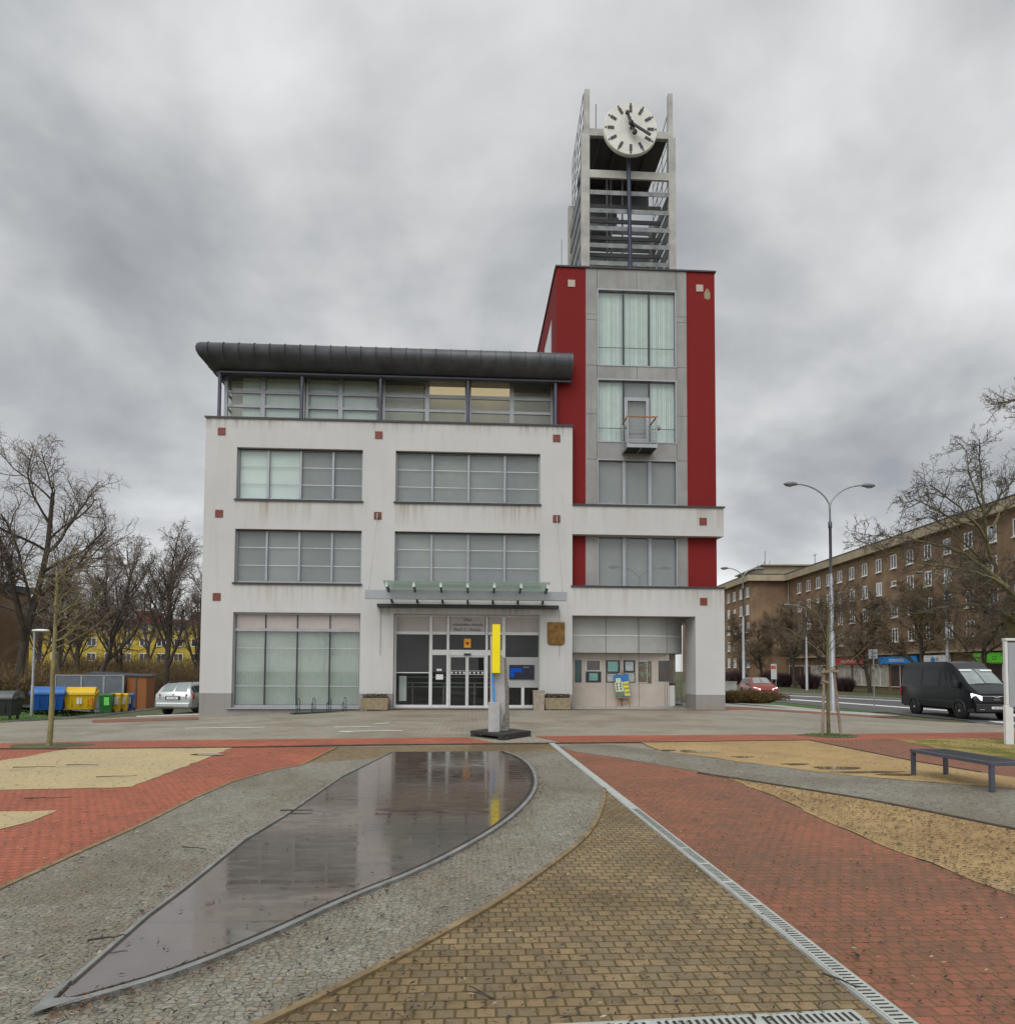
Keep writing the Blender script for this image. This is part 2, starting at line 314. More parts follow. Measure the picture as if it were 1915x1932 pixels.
M('paint_sky', (.02, .16, .45), .5, 0, .35, 9.); M('paint_yellow', (.75, .65, .08), .5, 0, .2, 9.); M('paint_pale', (.6, .65, .45), .5, 0, .3, 9.); M('paint_ground', (.13, .17, .11), .5, 0, .5, 12.); M('easel_wood', (.42, .22, .07), .6)

# ---------------------------------------------------------------- mesh building
class MB:
    def __init__(s): s.v = []; s.f = []; s.m = []; s.s = []
    def add(s, vs, fs, mi=0, sm=False):
        o = len(s.v); s.v += [tuple(v) for v in vs]
        for f in fs: s.f.append(tuple(i + o for i in f)); s.m.append(mi); s.s.append(sm)
        return s
    def box(s, x0, x1, y0, y1, z0, z1, mi=0):
        vs = [(x, y, z) for z in (z0, z1) for y in (y0, y1) for x in (x0, x1)]
        return s.add(vs, [(0, 2, 3, 1), (4, 5, 7, 6), (0, 1, 5, 4), (2, 6, 7, 3), (0, 4, 6, 2), (1, 3, 7, 5)], mi)
    def obox(s, c, a, b, d, mi=0):           # centre and three half axes
        c, a, b, d = Vector(c), Vector(a), Vector(b), Vector(d)
        vs = [c + a * x + b * y + d * z for z in (-1, 1) for y in (-1, 1) for x in (-1, 1)]
        return s.add(vs, [(0, 2, 3, 1), (4, 5, 7, 6), (0, 1, 5, 4), (2, 6, 7, 3), (0, 4, 6, 2), (1, 3, 7, 5)], mi)
    def bar(s, p, q, w, h, mi=0, up=(0, 0, 1)):
        p, q = Vector(p), Vector(q); d = q - p; up = Vector(up)
        if abs(d.normalized().dot(up)) > .98: up = Vector((0, 1, 0))
        sd = d.cross(up).normalized(); u2 = sd.cross(d).normalized()
        return s.obox((p + q) / 2, d / 2, sd * w / 2, u2 * h / 2, mi)
    def quad(s, a, b, c, d, mi=0): return s.add([a, b, c, d], [(0, 1, 2, 3)], mi)
    def prism(s, poly, ext, mi=0, sm=False):  # closed polygon of 3-D points pushed along ext
        e = Vector(ext); n = len(poly); p = [Vector(q) for q in poly]
        vs = p + [q + e for q in p]
        fs = [tuple(range(n - 1, -1, -1)), tuple(range(n, 2 * n))]
        s.add(vs, fs, mi, False)
        return s.add(vs, [(i, (i + 1) % n, (i + 1) % n + n, i + n) for i in range(n)], mi, sm)
    def tube(s, pts, rad, n=8, mi=0, caps=True, sm=True):
        pts = [Vector(p) for p in pts]
        if isinstance(rad, (int, float)): rad = [rad] * len(pts)
        vs = []; ref = None
        for i, p in enumerate(pts):
            d = (pts[min(i + 1, len(pts) - 1)] - pts[max(i - 1, 0)])
            d = d.normalized() if d.length > 1e-9 else Vector((0, 0, 1))
            if ref is None:
                ref = Vector((1, 0, 0)) if abs(d.x) < .8 else Vector((0, 1, 0))
            a = (ref - d * ref.dot(d)).normalized(); b = d.cross(a); ref = a
            for k in range(n):
                t = 2 * math.pi * k / n; vs.append(p + (a * math.cos(t) + b * math.sin(t)) * rad[i])
        fs = [(i * n + k, i * n + (k + 1) % n, (i + 1) * n + (k + 1) % n, (i + 1) * n + k) for i in range(len(pts) - 1) for k in range(n)]
        s.add(vs, fs, mi, sm)
        if caps:
            o = len(pts) - 1
            s.add(vs, [tuple(range(n - 1, -1, -1)), tuple(o * n + k for k in range(n))], mi, False)
        return s
    def lathe(s, prof, c=(0, 0, 0), axis='z', n=20, mi=0, sm=True):
        vs = []
        for r_, h in prof:
            for k in range(n):
                t = 2 * math.pi * k / n; a, b = r_ * math.cos(t), r_ * math.sin(t)
                q = (a, b, h) if axis == 'z' else ((a, h, b) if axis == 'y' else (h, a, b))
                vs.append((c[0] + q[0], c[1] + q[1], c[2] + q[2]))
        return s.add(vs, [(i * n + k, i * n + (k + 1) % n, (i + 1) * n + (k + 1) % n, (i + 1) * n + k) for i in range(len(prof) - 1) for k in range(n)], mi, sm)
    def ell(s, c, r_, n=12, mi=0):
        m_ = max(4, n // 2)
        return s.lathe([(1e-4 + math.sin(math.pi * i / m_), -math.cos(math.pi * i / m_)) for i in range(m_ + 1)], (0, 0, 0), 'z', n, mi).xf_last(n * (m_ + 1), c, r_)
    def xf_last(s, k, c, r_):
        for i in range(len(s.v) - k, len(s.v)):
            v = s.v[i]; s.v[i] = (c[0] + v[0] * r_[0], c[1] + v[1] * r_[1], c[2] + v[2] * r_[2])
        return s
    def build(s, name, mats, parent=None, o=(0, 0, 0), bev=0, label=None):
        me = bpy.data.meshes.new(name)
        me.from_pydata([(v[0] - o[0], v[1] - o[1], v[2] - o[2]) for v in s.v], [], s.f)
        for k in ([mats] if isinstance(mats, str) else mats): me.materials.append(MATS[k])
        me.polygons.foreach_set('material_index', s.m); me.polygons.foreach_set('use_smooth', s.s)
        bm = bmesh.new(); bm.from_mesh(me); bmesh.ops.recalc_face_normals(bm, faces=bm.faces); bm.to_mesh(me); bm.free()
        ob = bpy.data.objects.new(name, me); COL.objects.link(ob)
        if parent is not None: ob.parent = parent
        if bev:
            b = ob.modifiers.new('Bevel', 'BEVEL'); b.width = bev; b.segments = 2; b.limit_method = 'ANGLE'
        if label: ob['label'] = label
        return ob
def tag(o, label, cat, group=None):
    o['label'] = label; o['category'] = cat
    if group: o['group'] = group
    return o
def thing(name, label, cat, loc=(0, 0, 0), rz=0., group=None):
    o = bpy.data.objects.new(name, None); COL.objects.link(o); o.empty_display_size = .3
    o.location = loc; o.rotation_euler = (0, 0, rz)
    return tag(o, label, cat, group)
def solid(mb, name, mats, label, cat, loc=(0, 0, 0), rz=0., group=None, bev=0):
    o = mb.build(name, mats, None, (0, 0, 0), bev); o.location = loc; o.rotation_euler = (0, 0, rz)
    return tag(o, label, cat, group)
def stru(mb, name, mats, kind='structure'):
    o = mb.build(name, mats); o['kind'] = kind; return o
def copy_tree(o, parent=None):
    c = o.copy(); COL.objects.link(c)
    if parent is not None: c.parent = parent
    for ch in KIDS.get(o.name, []): copy_tree(ch, c)
    return c
KIDS = {}
def index_kids():
    KIDS.clear()
    for o in bpy.data.objects:
        if o.parent: KIDS.setdefault(o.parent.name, []).append(o)
def dup(o, loc, rz, label, group=None, scale=None):
    index_kids(); c = copy_tree(o); c.location = loc; c.rotation_euler = (0, 0, rz); c['label'] = label
    if group: c['group'] = group
    if scale: c.scale = (scale,) * 3
    return c
def text(s, size, mat, name, parent, loc, rot=(R(90), 0, 0), ext=.004, align='CENTER'):
    cu = bpy.data.curves.new(name, 'FONT'); cu.body = s; cu.size = size; cu.extrude = ext; cu.align_x = align
    cu.resolution_u = 3
    t = bpy.data.objects.new(name, cu); COL.objects.link(t)
    dg = bpy.context.evaluated_depsgraph_get()
    me = bpy.data.meshes.new_from_object(t.evaluated_get(dg)); bpy.data.objects.remove(t)
    me.materials.clear(); me.materials.append(MATS[mat])
    ob = bpy.data.objects.new(name, me); COL.objects.link(ob)
    if parent is not None: ob.parent = parent
    ob.location = loc; ob.rotation_euler = rot
    return ob

# ---------------------------------------------------------------- ground
def drape(pts, off, mat, name, cut=None, top=True):
    """sheet over the land: polygon of (x, y) laid on hz() + off"""
    bm = bmesh.new()
    f = bm.faces.new([bm.verts.new((p[0], p[1], 0)) for p in pts])
    if f.calc_area() > 0: f.normal_update()
    bmesh.ops.triangulate(bm, faces=bm.faces[:])
    if cut:
        xs = [p[0] for p in pts]; ys = [p[1] for p in pts]
        x = math.ceil(min(xs) / cut) * cut
        while x < max(xs):
            bmesh.ops.bisect_plane(bm, geom=bm.verts[:] + bm.edges[:] + bm.faces[:], plane_co=(x, 0, 0), plane_no=(1, 0, 0)); x += cut
        y = math.ceil(min(ys) / cut) * cut
        while y < max(ys):
            bmesh.ops.bisect_plane(bm, geom=bm.verts[:] + bm.edges[:] + bm.faces[:], plane_co=(0, y, 0), plane_no=(0, 1, 0)); y += cut
    for v in bm.verts: v.co.z = hz(v.co.x, v.co.y) + off
    bmesh.ops.recalc_face_normals(bm, faces=bm.faces[:])
    for q in bm.faces:
        if q.normal.z < 0: q.normal_flip()
    me = bpy.data.meshes.new(name); bm.to_mesh(me); bm.free(); me.materials.append(MATS[mat])
    o = bpy.data.objects.new(name, me); COL.objects.link(o); o['kind'] = 'structure'
    return o
def gp(*px): return [G(*p).xy for p in px]
def strip(line, w, off, mat, name, h=0., side=0., mats=None):
    """band of width w along a ground polyline (list of xy); side -1/0/1 shifts it"""
    mb = MB(); L = [Vector((p[0], p[1])) for p in line]; a = []; b = []
    for i, p in enumerate(L):
        d = (L[min(i + 1, len(L) - 1)] - L[max(i - 1, 0)]).normalized(); nrm = Vector((-d.y, d.x))
        a.append(p + nrm * w * (.5 + side * .5)); b.append(p + nrm * w * (-.5 + side * .5))
    vs = []
    for p, q in zip(a, b):
        for u in (p, q): vs.append((u.x, u.y, hz(u.x, u.y) + off))
        for u in (p, q): vs.append((u.x, u.y, hz(u.x, u.y) + off - max(h, .001)))
    fs = []
    for i in range(len(L) - 1):
        o = i * 4; fs += [(o, o + 4, o + 5, o + 1)]
        if h: fs += [(o, o + 2, o + 6, o + 4), (o + 1, o + 5, o + 7, o + 3)]
    if h: fs += [(0, 1, 3, 2), ((len(L) - 1) * 4, (len(L) - 1) * 4 + 2, (len(L) - 1) * 4 + 3, (len(L) - 1) * 4 + 1)]
    mb.add(vs, fs); o = mb.build(name, mat); o['kind'] = 'structure'; return o
def dens(line, step):
    o = []
    for p, q in zip(line[:-1], line[1:]):
        p, q = Vector((p[0], p[1])), Vector((q[0], q[1])); k = max(1, int((q - p).length / step))
        o += [p.lerp(q, i / k) for i in range(k)]
    return o + [Vector((line[-1][0], line[-1][1]))]
def smooth(line, it=2):
    L = [Vector((p[0], p[1])) for p in line]
    for _ in range(it):
        o = [L[0]]
        for p, q in zip(L[:-1], L[1:]): o += [p.lerp(q, .25), p.lerp(q, .75)]
        L = o + [L[-1]]
    return L

def ragged(pts, amp=.035, step=.22, seed=1):
    r = random.Random(seed); L = [Vector((p[0], p[1])) for p in pts]; o = []
    for p, q in zip(L, L[1:] + L[:1]):
        k = max(1, min(80, int((q - p).length / step)))
        for i in range(k):
            v = p.lerp(q, i / k); o.append(v if i == 0 else v + Vector((r.uniform(-amp, amp), r.uniform(-amp, amp))))
    return o
mb = MB()                                    # the land itself, one sheet to the horizon
gx = [-900, -300, -120, -70] + [-50 + 2 * i for i in range(46)] + [44, 60, 90, 150, 320, 900]
gy = [-300, -80, -20, 0] + [8 + 2 * i for i in range(22)] + [60, 75, 100, 150, 300, 1200]
vs = [(x, y, hz(x, y) - .02) for y in gy for x in gx]
nx = len(gx)
mb.add(vs, [(j * nx + i, j * nx + i + 1, (j + 1) * nx + i + 1, (j + 1) * nx + i) for j in range(len(gy) - 1) for i in range(nx - 1)], 0, True)
stru(mb, 'ground', 'grass_dull')
# pavings from near to far
drape([(-32, -2), (12.4, -2), (40, -2), (40, 13), (24, 23), (19.5, 29), (11, 34), (11, 46), (-11, 46), (-14, 31), (-32, 24)], 0., 'paver_grey', 'paving', 2.)
drape(gp((1047, 1404), (1141, 1489), (1640, 1880), (1760, 1975), (1700, 2300), (-700, 2300), (-700, 1960), (579, 1440), (637, 1410)), .004, 'paver_brown', 'brown_paving')
arc = [(1141, 1489), (1138, 1519), (1118, 1566), (1084, 1600), (1017, 1650), (950, 1697), (859, 1750), (748, 1812), (586, 1893), (440, 1960), (200, 2060), (-200, 2200)]
red_edge = [(637, 1410), (568, 1445), (511, 1455), (437, 1477), (370, 1506), (262, 1560), (128, 1620), (0, 1679), (-330, 1840)]
drape(gp((714, 1431), (850, 1423), (1060, 1418)) + gp(*arc) + gp((-700, 2200), (-700, 1990)) + gp(*reversed(red_edge[1:])) + gp((579, 1441)), .008, 'cobble_grey', 'cobble_paving')
drape(gp((440, 1411.5)) + gp(*red_edge) + gp((-330, 1500), (-330, 1412), (0, 1403), (134, 1400), (322, 1397), (644, 1394), (880, 1391.5), (936, 1402.5), (640, 1407)), .008, 'paver_red_bright', 'red_paving', 2.)
drape(ragged(gp((-330, 1480), (0, 1437), (60, 1427), (101, 1419), (134, 1414.5), (440, 1411.5), (380, 1436), (310, 1462), (249, 1486), (120, 1490), (0, 1492), (-330, 1500))), .013, 'sand_yellow', 'sand_patch')
drape(ragged(gp((-330, 1540), (0, 1533), (111, 1530.5), (60, 1552), (0, 1567), (-330, 1640))), .013, 'sand_yellow', 'sand_patch')
drape(gp((1010, 1389.5), (1159, 1388.3), (1500, 1386), (1915, 1382), (2400, 1379), (2400, 1389), (1915, 1392.6), (1526, 1398), (1206, 1401), (1066, 1402)), .008, 'paver_red_bright', 'red_paving', 2.)
drape(gp((1056, 1409), (1080, 1418.5), (1159, 1429.6), (1317, 1457), (1365, 1465.5), (1475, 1510.5), (1554, 1550), (1672, 1601), (1791, 1645), (1915, 1692), (2500, 1900), (2500, 2300), (1800, 2300), (1700, 1932), (1640, 1876), (1145, 1486)), .008, 'paver_red', 'red_paving')
drape(gp((1056, 1409), (1085, 1404), (1159, 1406), (1242, 1416), (1317, 1427.7), (1475, 1449), (1593, 1464), (1720, 1475), (1915, 1490), (2300, 1520), (2300, 1630), (1915, 1567.7), (1771, 1538), (1633, 1510.5), (1514, 1491), (1412, 1475), (1365, 1465.5), (1317, 1457), (1159, 1429.6), (1080, 1418.5)), .012, 'cobble_grey', 'cobble_paving')
drape(ragged(gp((1365, 1465.5), (1412, 1475), (1514, 1491), (1633, 1510.5), (1771, 1538), (1915, 1567.7), (2500, 1700), (2500, 1900), (1915, 1692), (1791, 1645), (1672, 1601), (1554, 1550), (1475, 1510.5))), .013, 'sand_ochre', 'sand_patch')
drape(ragged(gp((1207, 1401), (1526, 1398), (1600, 1413), (1720, 1437), (1850, 1459), (1990, 1482), (1915, 1490), (1720, 1475), (1593, 1464), (1475, 1449), (1317, 1427.7), (1242, 1416))), .016, 'sand_ochre', 'sand_patch')
drape(gp((1526, 1398), (1688, 1396.5), (1791, 1418), (1915, 1432), (2200, 1460), (2200, 1510), (1990, 1482), (1850, 1459), (1720, 1437), (1600, 1413)), .012, 'paver_red', 'red_paving')
drape(ragged(gp((1688, 1396.5), (1915, 1392.8), (2400, 1390), (2400, 1480), (2200, 1460), (1915, 1432), (1791, 1418))), .016, 'sand_moss', 'sand_patch')
# edging stones
for ln, mt in (([(1526, 1398), (1600, 1413), (1720, 1437), (1850, 1459)], 'kerb_dark'), ([(1317, 1460), (1412, 1475), (1514, 1491), (1633, 1510.5), (1771, 1538), (1915, 1567.7), (2300, 1660)], 'kerb_dark'),
               ([(-330, 1414), (134, 1414.5), (440, 1411.5), (700, 1407), (1206, 1402), (1526, 1398)], 'kerb_dark')):
    strip(dens(gp(*ln), .5), .05, .03, mt, 'edging', .03)
strip(smooth(gp(*arc)), .05, .022, 'kerb_sand', 'edging', .02)
strip(dens(gp(*red_edge), .6), .05, .018, 'kerb_sand', 'edging', .01)
# fountain: sunken dark stone slabs with a pale stone rim and an open slot on its right
pl = [(740, 1420.3), (943, 1419.6)]; pr = [(943, 1419.6), (977, 1432), (997, 1452), (1003.5, 1479), (993, 1506), (956, 1543), (896, 1583.4), (781, 1644), (644, 1696), (504, 1761.5), (336, 1832), (161, 1883), (100, 1897)]
plft = [(100, 1897), (134.5, 1862.5), (279, 1734.7), (350, 1681), (461, 1590), (538, 1543), (644, 1469), (740, 1420.3)]
rgt = smooth(gp(*pr)); lft = gp(*plft)
drape([tuple(p) for p in rgt] + [tuple(p) for p in lft[1:-1]] + [tuple(lft[-1])], .020, 'fountain_stone', 'fountain_basin')
strip(rgt, .05, .024, 'slot_dark', 'fountain_slot', 0, 1.)
strip(rgt, .045, .034, 'rim_stone', 'fountain_rim', .03, 3.25)
strip(dens(gp(*plft[1:]), .7), .028, .034, 'rim_stone', 'fountain_rim', .03, .3)
mb = MB(); q = [G(*p, .036) for p in ((100, 1897), (134.5, 1862.5), (120, 1863), (47, 1930), (161, 1894))]
mb.add([q[3], q[4], q[0], q[1], q[2]], [(0, 1, 2, 3, 4)]); stru(mb, 'fountain_rim', 'rim_stone')
drape([(-4.1, 28.05), (10.7, 28.05), (10.7, 28.49), (-4.1, 28.49)], .008, 'paver_red', 'red_paving', 2.)
# drainage channel with grating
dc = [Vector(v) for v in gp((1041, 1404), (1633, 1880))]; dc = dens([dc[0], dc[1], dc[1] + (dc[1] - dc[0]) * .1], .5)
strip(dc, .125, .022, 'drain_concrete', 'drain_edge', .02)
strip(dc, .096, .026, 'drain_steel', 'drain_grating', .01)
def slots(line, off, pitch=.036, w=.070, t=.010, skip=0., name='drain_slots'):
    mb = MB(); acc = 0; L = [Vector((p[0], p[1])) for p in line]; tot = 0
    for p, q in zip(L[:-1], L[1:]):
        d = (q - p); ln = d.length; d.normalize(); nn = Vector((-d.y, d.x)); s_ = acc
        while s_ < ln:
            c = p + d * s_
            if tot + s_ > skip and (tot + s_) % .5 > .012:
                mb.add([(*(c + nn * a * w / 2 + d * b * t / 2), off) for a, b in ((-1, -1), (1, -1), (1, 1), (-1, 1))], [(0, 1, 2, 3)])
            s_ += pitch
        acc = s_ - ln; tot += ln
    o = mb.build(name, 'slot_dark'); o['kind'] = 'structure'
slots(dc, .0285, skip=7.2)
d2 = dens(gp((1625, 1928), (1200, 1950), (400, 1990)), .3)
strip(d2, .155, .022, 'drain_concrete', 'drain_edge', .02); strip(d2, .112, .026, 'drain_steel', 'drain_grating', .01); slots(d2, .0285, .036, .08, .016)
# puddles on the sand by the bench
def watermat():
    m, n, l = newmat('puddle_water'); out(n, l, princ(n, l, (.16, .12, .07), .03, 0, .7))
watermat()
def blob(px, py, rx, ry, off, name='puddle'):
    c = G(px, py); k = 26; ph = rnd.random() * 6
    drape([(c.x + rx * math.cos(t) * (1 + .22 * math.sin(3 * t + ph) + .13 * math.sin(5 * t)), c.y + ry * math.sin(t) * (1 + .2 * math.sin(2 * t + ph))) for t in [2 * math.pi * i / k for i in range(k)]], off, 'puddle_water', name)
for a in ((1575, 1451, .38, .2, .021), (1632, 1459, .55, .12, .021), (1690, 1463.5, .3, .1, .022), (1500, 1444, .22, .12, .0215), (1320, 1420, .4, .16, .021), (1272, 1417.5, .3, .12, .0215), (1400, 1430, .2, .1, .0212), (392, 1425, .3, .16, .021)): blob(*a)
# car park strip, road, verges
drape(gp((250, 1343.5), (299, 1337.5), (420, 1330)) + [(-10.8, 44), (-24, 60), (-45, 60), (-22, 37)] + gp((175, 1352.5)), .006, 'asphalt', 'car_park', 2.)
drape(gp((174, 1358.5), (250, 1356), (375, 1352.6), (376, 1358), (250, 1362), (176, 1364)), .010, 'paver_red', 'red_paving', 2.)
drape(gp((258, 1351.4), (376, 1347.4), (376, 1348.6), (258, 1352.8)), .012, 'line_white', 'road_marking', 2.)
for a, b, c, d in ((630, 1372, 700, 1371.2), (640, 1380, 760, 1378.6), (705, 1366, 735, 1364), (640, 1380, 668, 1381.5), (350, 1374, 500, 1372)):
    drape(gp((a, b), (c, d), (c, d + .9), (a, b + .9)), .008, 'line_white', 'road_marking', 2.)
far_e = gp((1366, 1302.5), (1470, 1308), (1714, 1321), (1915, 1331), (2300, 1350)); near_e = gp((1366, 1319), (1477, 1325.3), (1560, 1333.5), (1617, 1339), (1672, 1343.4), (1720, 1351), (1822, 1360), (1915, 1372), (2300, 1420))
drape([tuple(p) for p in far_e] + [tuple(p) for p in reversed(near_e)], .012, 'asphalt', 'road', 3.)
def rline(pts, wpx, off=.018, name='road_marking'):
    drape(gp(*[(x, y) for x, y in pts], *[(x, y + wpx) for x, y in reversed(pts)]), off, 'line_white', name)
rline([(1440, 1310), (1471, 1311.5), (1590, 1317), (1714, 1323.2), (1800, 1328)], .9)
rline([(1440, 1315.8), (1474, 1318), (1600, 1326.5), (1722, 1335.6), (1800, 1341)], 1.7)
drape(gp((1862, 1361), (1990, 1366), (1990, 1372), (1915, 1367.6), (1880, 1364)), .018, 'line_white', 'road_marking')
drape(gp((1880, 1347), (1990, 1349), (1990, 1355), (1900, 1352)), .018, 'line_white', 'road_marking')
strip(far_e, .25, .11, 'kerb_stone', 'kerb', .12); 
drape(gp((1366, 1319.5), (1477, 1326), (1560, 1334.2), (1617, 1339.4), (1672, 1343.6), (1640, 1344.4), (1560, 1339.5), (1470, 1330), (1366, 1325)), .016, 'grass_green', 'verge', 2.)
drape(gp((1366, 1326), (1470, 1330.5), (1560, 1340), (1640, 1345), (1700, 1351.4), (1640, 1350), (1540, 1343.5), (1440, 1337), (1366, 1334)), .012, 'concrete_light', 'footpath', 2.)
drape(gp((1366, 1335), (1440, 1337.4), (1540, 1344), (1640, 1350.4), (1699, 1353.5), (1560, 1348), (1411, 1339), (1366, 1340)), .010, 'paver_red_bright', 'red_paving', 2.)
lw = gp((-200, 1371), (0, 1363.5), (101, 1356), (173, 1350.3), (200, 1345)) + [(-30, 46), (-70, 60), (-70, 30)]
drape([tuple(p) for p in lw], .006, 'grass_green', 'lawn', 2.)
strip(dens(gp((-200, 1371.5), (0, 1364), (101, 1356.5), (174, 1350.6), (250, 1343.6), (299, 1337.2)), .8), .14, .05, 'kerb_stone', 'kerb', .08)
def blades(poly, n, h, name, mat, seed):
    r = random.Random(seed); xs = [p[0] for p in poly]; ys = [p[1] for p in poly]; mb = MB(); k = 0
    def ins(x, y):
        c = False; j = len(poly) - 1
        for i in range(len(poly)):
            xi, yi = poly[i][0], poly[i][1]; xj, yj = poly[j][0], poly[j][1]
            if (yi > y) != (yj > y) and x < (xj - xi) * (y - yi) / (yj - yi) + xi: c = not c
            j = i
        return c
    while k < n:
        x, y = r.uniform(min(xs), max(xs)), r.uniform(min(ys), max(ys))
        if not ins(x, y): continue
        k += 1; z = hz(x, y); a = r.uniform(0, 6.28); w = .012; hh = h * r.uniform(.5, 1.3); lx, ly = r.uniform(-.04, .04), r.uniform(-.04, .04)
        mb.add([(x - w * math.cos(a), y - w * math.sin(a), z), (x + w * math.cos(a), y + w * math.sin(a), z), (x + lx, y + ly, z + hh)], [(0, 1, 2)])
    stru(mb, name, mat, 'stuff')
blades([tuple(p) for p in gp((-60, 1368), (0, 1363), (101, 1355.5), (173, 1350), (215, 1345))] + [(-27, 42), (-34, 42), (-32, 28)], 9000, .1, 'grass', 'grass_blade', 3)
blades([tuple(p) for p in gp((1700, 1398), (1915, 1395), (2100, 1395), (2100, 1440), (1915, 1429), (1830, 1418))], 2500, .035, 'grass', 'grass_blade', 4)

# fallen leaves and bits of twig, everywhere and countless
def in_poly(P, x, y):
    c = False; j = len(P) - 1
    for i in range(len(P)):
        (xi, yi), (xj, yj) = P[i], P[j]
        if (yi > y) != (yj > y) and x < (xj - xi) * (y - yi) / (yj - yi) + xi: c = not c
        j = i
    return c
dnv = (dc[-1] - dc[0]).normalized(); dnv = Vector((-dnv.y, dnv.x))
BASIN = [tuple(p) for p in rgt] + [tuple(p) for p in lft]
def litter(n, seed, name, mat, zone):
    r = random.Random(seed); mb = MB(); k = 0
    while k < n:
        x, y = zone(r)
        if in_poly(BASIN, x, y) and r.random() > .12: k += 1; continue
        if abs((x - dc[0].x) * dnv.x + (y - dc[0].y) * dnv.y) < .085 and r.random() > .1: continue
        k += 1; a = r.uniform(0, 6.28); L = r.uniform(.007, .024) * (1 if r.random() < .95 else 1.7); w = L * r.uniform(.1, .34); z = .024 + r.uniform(0, .006); c = r.uniform(.0, .008)
        dx, dy = math.cos(a) * L, math.sin(a) * L; ex, ey = -math.sin(a) * w, math.cos(a) * w
        mb.add([(x - dx, y - dy, z), (x + ex, y + ey, z + c), (x + dx, y + dy, z + .004), (x - ex, y - ey, z + .002)], [(0, 1, 2, 3)])
    stru(mb, name, mat, 'stuff')
def wide(r):
    y = 2.6 + 13.5 * r.random() ** 1.25; return r.uniform(-.78, .78) * y + .05 * y, y
ring = [Vector(p) for p in rgt] + [Vector(p) for p in lft]
def rim(r):
    i = r.randrange(len(ring) - 1); p = ring[i].lerp(ring[i + 1], r.random()); s_ = -1 if i < len(rgt) else -1
    return p.x + r.gauss(.10, .06) * (1 if i < len(rgt) else -1), p.y + r.gauss(-.06 if i < len(rgt) else .0, .07)
litter(13000, 11, 'leaf_litter', 'litter_dark', wide); litter(2200, 12, 'leaf_litter', 'litter_rust', wide); litter(700, 13, 'leaf_litter', 'litter_pale', wide)
litter(700, 14, 'leaf_litter', 'litter_rust', rim); litter(900, 15, 'leaf_litter', 'litter_dark', rim)
ylw = gp((1380, 1468), (1633, 1514), (1915, 1571), (2150, 1630), (2150, 1790), (1915, 1705), (1791, 1655), (1600, 1568))
def yel(r):
    while True:
        x, y = r.uniform(3, 10), r.uniform(4, 11); c = False; j = len(ylw) - 1
        for i in range(len(ylw)):
            (xi, yi), (xj, yj) = ylw[i], ylw[j]
            if (yi > y) != (yj > y) and x < (xj - xi) * (y - yi) / (yj - yi) + xi: c = not c
            j = i
        if c: return x, y
litter(1500, 17, 'leaf_litter', 'litter_rust', yel); litter(4200, 16, 'leaf_litter', 'litter_dark', yel)

def stick(px, py, L, a, label, rad=.008, fork=None, zoff=.03):
    c = G(px, py); r = random.Random(int(px)); mb = MB(); pts = []
    for i in range(6):
        t = i / 5 - .5; pts.append((t * L * math.cos(a) + r.uniform(-.012, .012), t * L * math.sin(a) + r.uniform(-.012, .012), rad * .6 + .006 * r.random()))
    mb.tube(pts, [rad * (1 - .1 * i) for i in range(6)], 6)
    if fork:
        mb.tube([pts[0], (pts[0][0] + .4 * fork * math.cos(a + .45), pts[0][1] + .4 * fork * math.sin(a + .45), .02), (pts[0][0] + fork * math.cos(a + .6), pts[0][1] + fork * math.sin(a + .6), .03)], [rad, rad * .7, rad * .4], 6)
    return solid(mb, 'fallen_twig', 'stick_bark', label, 'twig', (c.x, c.y, zoff))
stick(905, 1885, .19, 2.3, 'forked dark twig lying on the brown pavers in the foreground', .0055, .16)
stick(400, 1858, .2, 0.4, 'thin dark twig across the left rim of the dark fountain', .006, zoff=.05).location = G(205, 1790, .06)
stick(560, 1535, .36, .1, 'straight dark twig at the left edge of the dark fountain', .009)
stick(520, 1648, .28, -.35, 'thin twig on the grey cobbles close left of the fountain rim', .006).location = G(367, 1607, .03)
stick(440, 1446, .55, .15, 'short stick on the pale sand, nearest the red paving', .007).location = G(222, 1469, .03)
stick(245, 1449, .5, .05, 'stick lying on the pale sand in the middle of the patch', .007).location = G(157, 1447, .03)
stick(100, 1453, .6, .2, 'stick on the left part of the pale sand patch', .007).location = G(66, 1451, .03)
stick(90, 1740, .5, .1, 'long thin twig on the red paving at the left', .007).location = G(90, 1511, .03)
stick(1590, 1870, .2, -1., 'black twig lying on the drain grating', .006, zoff=.045)

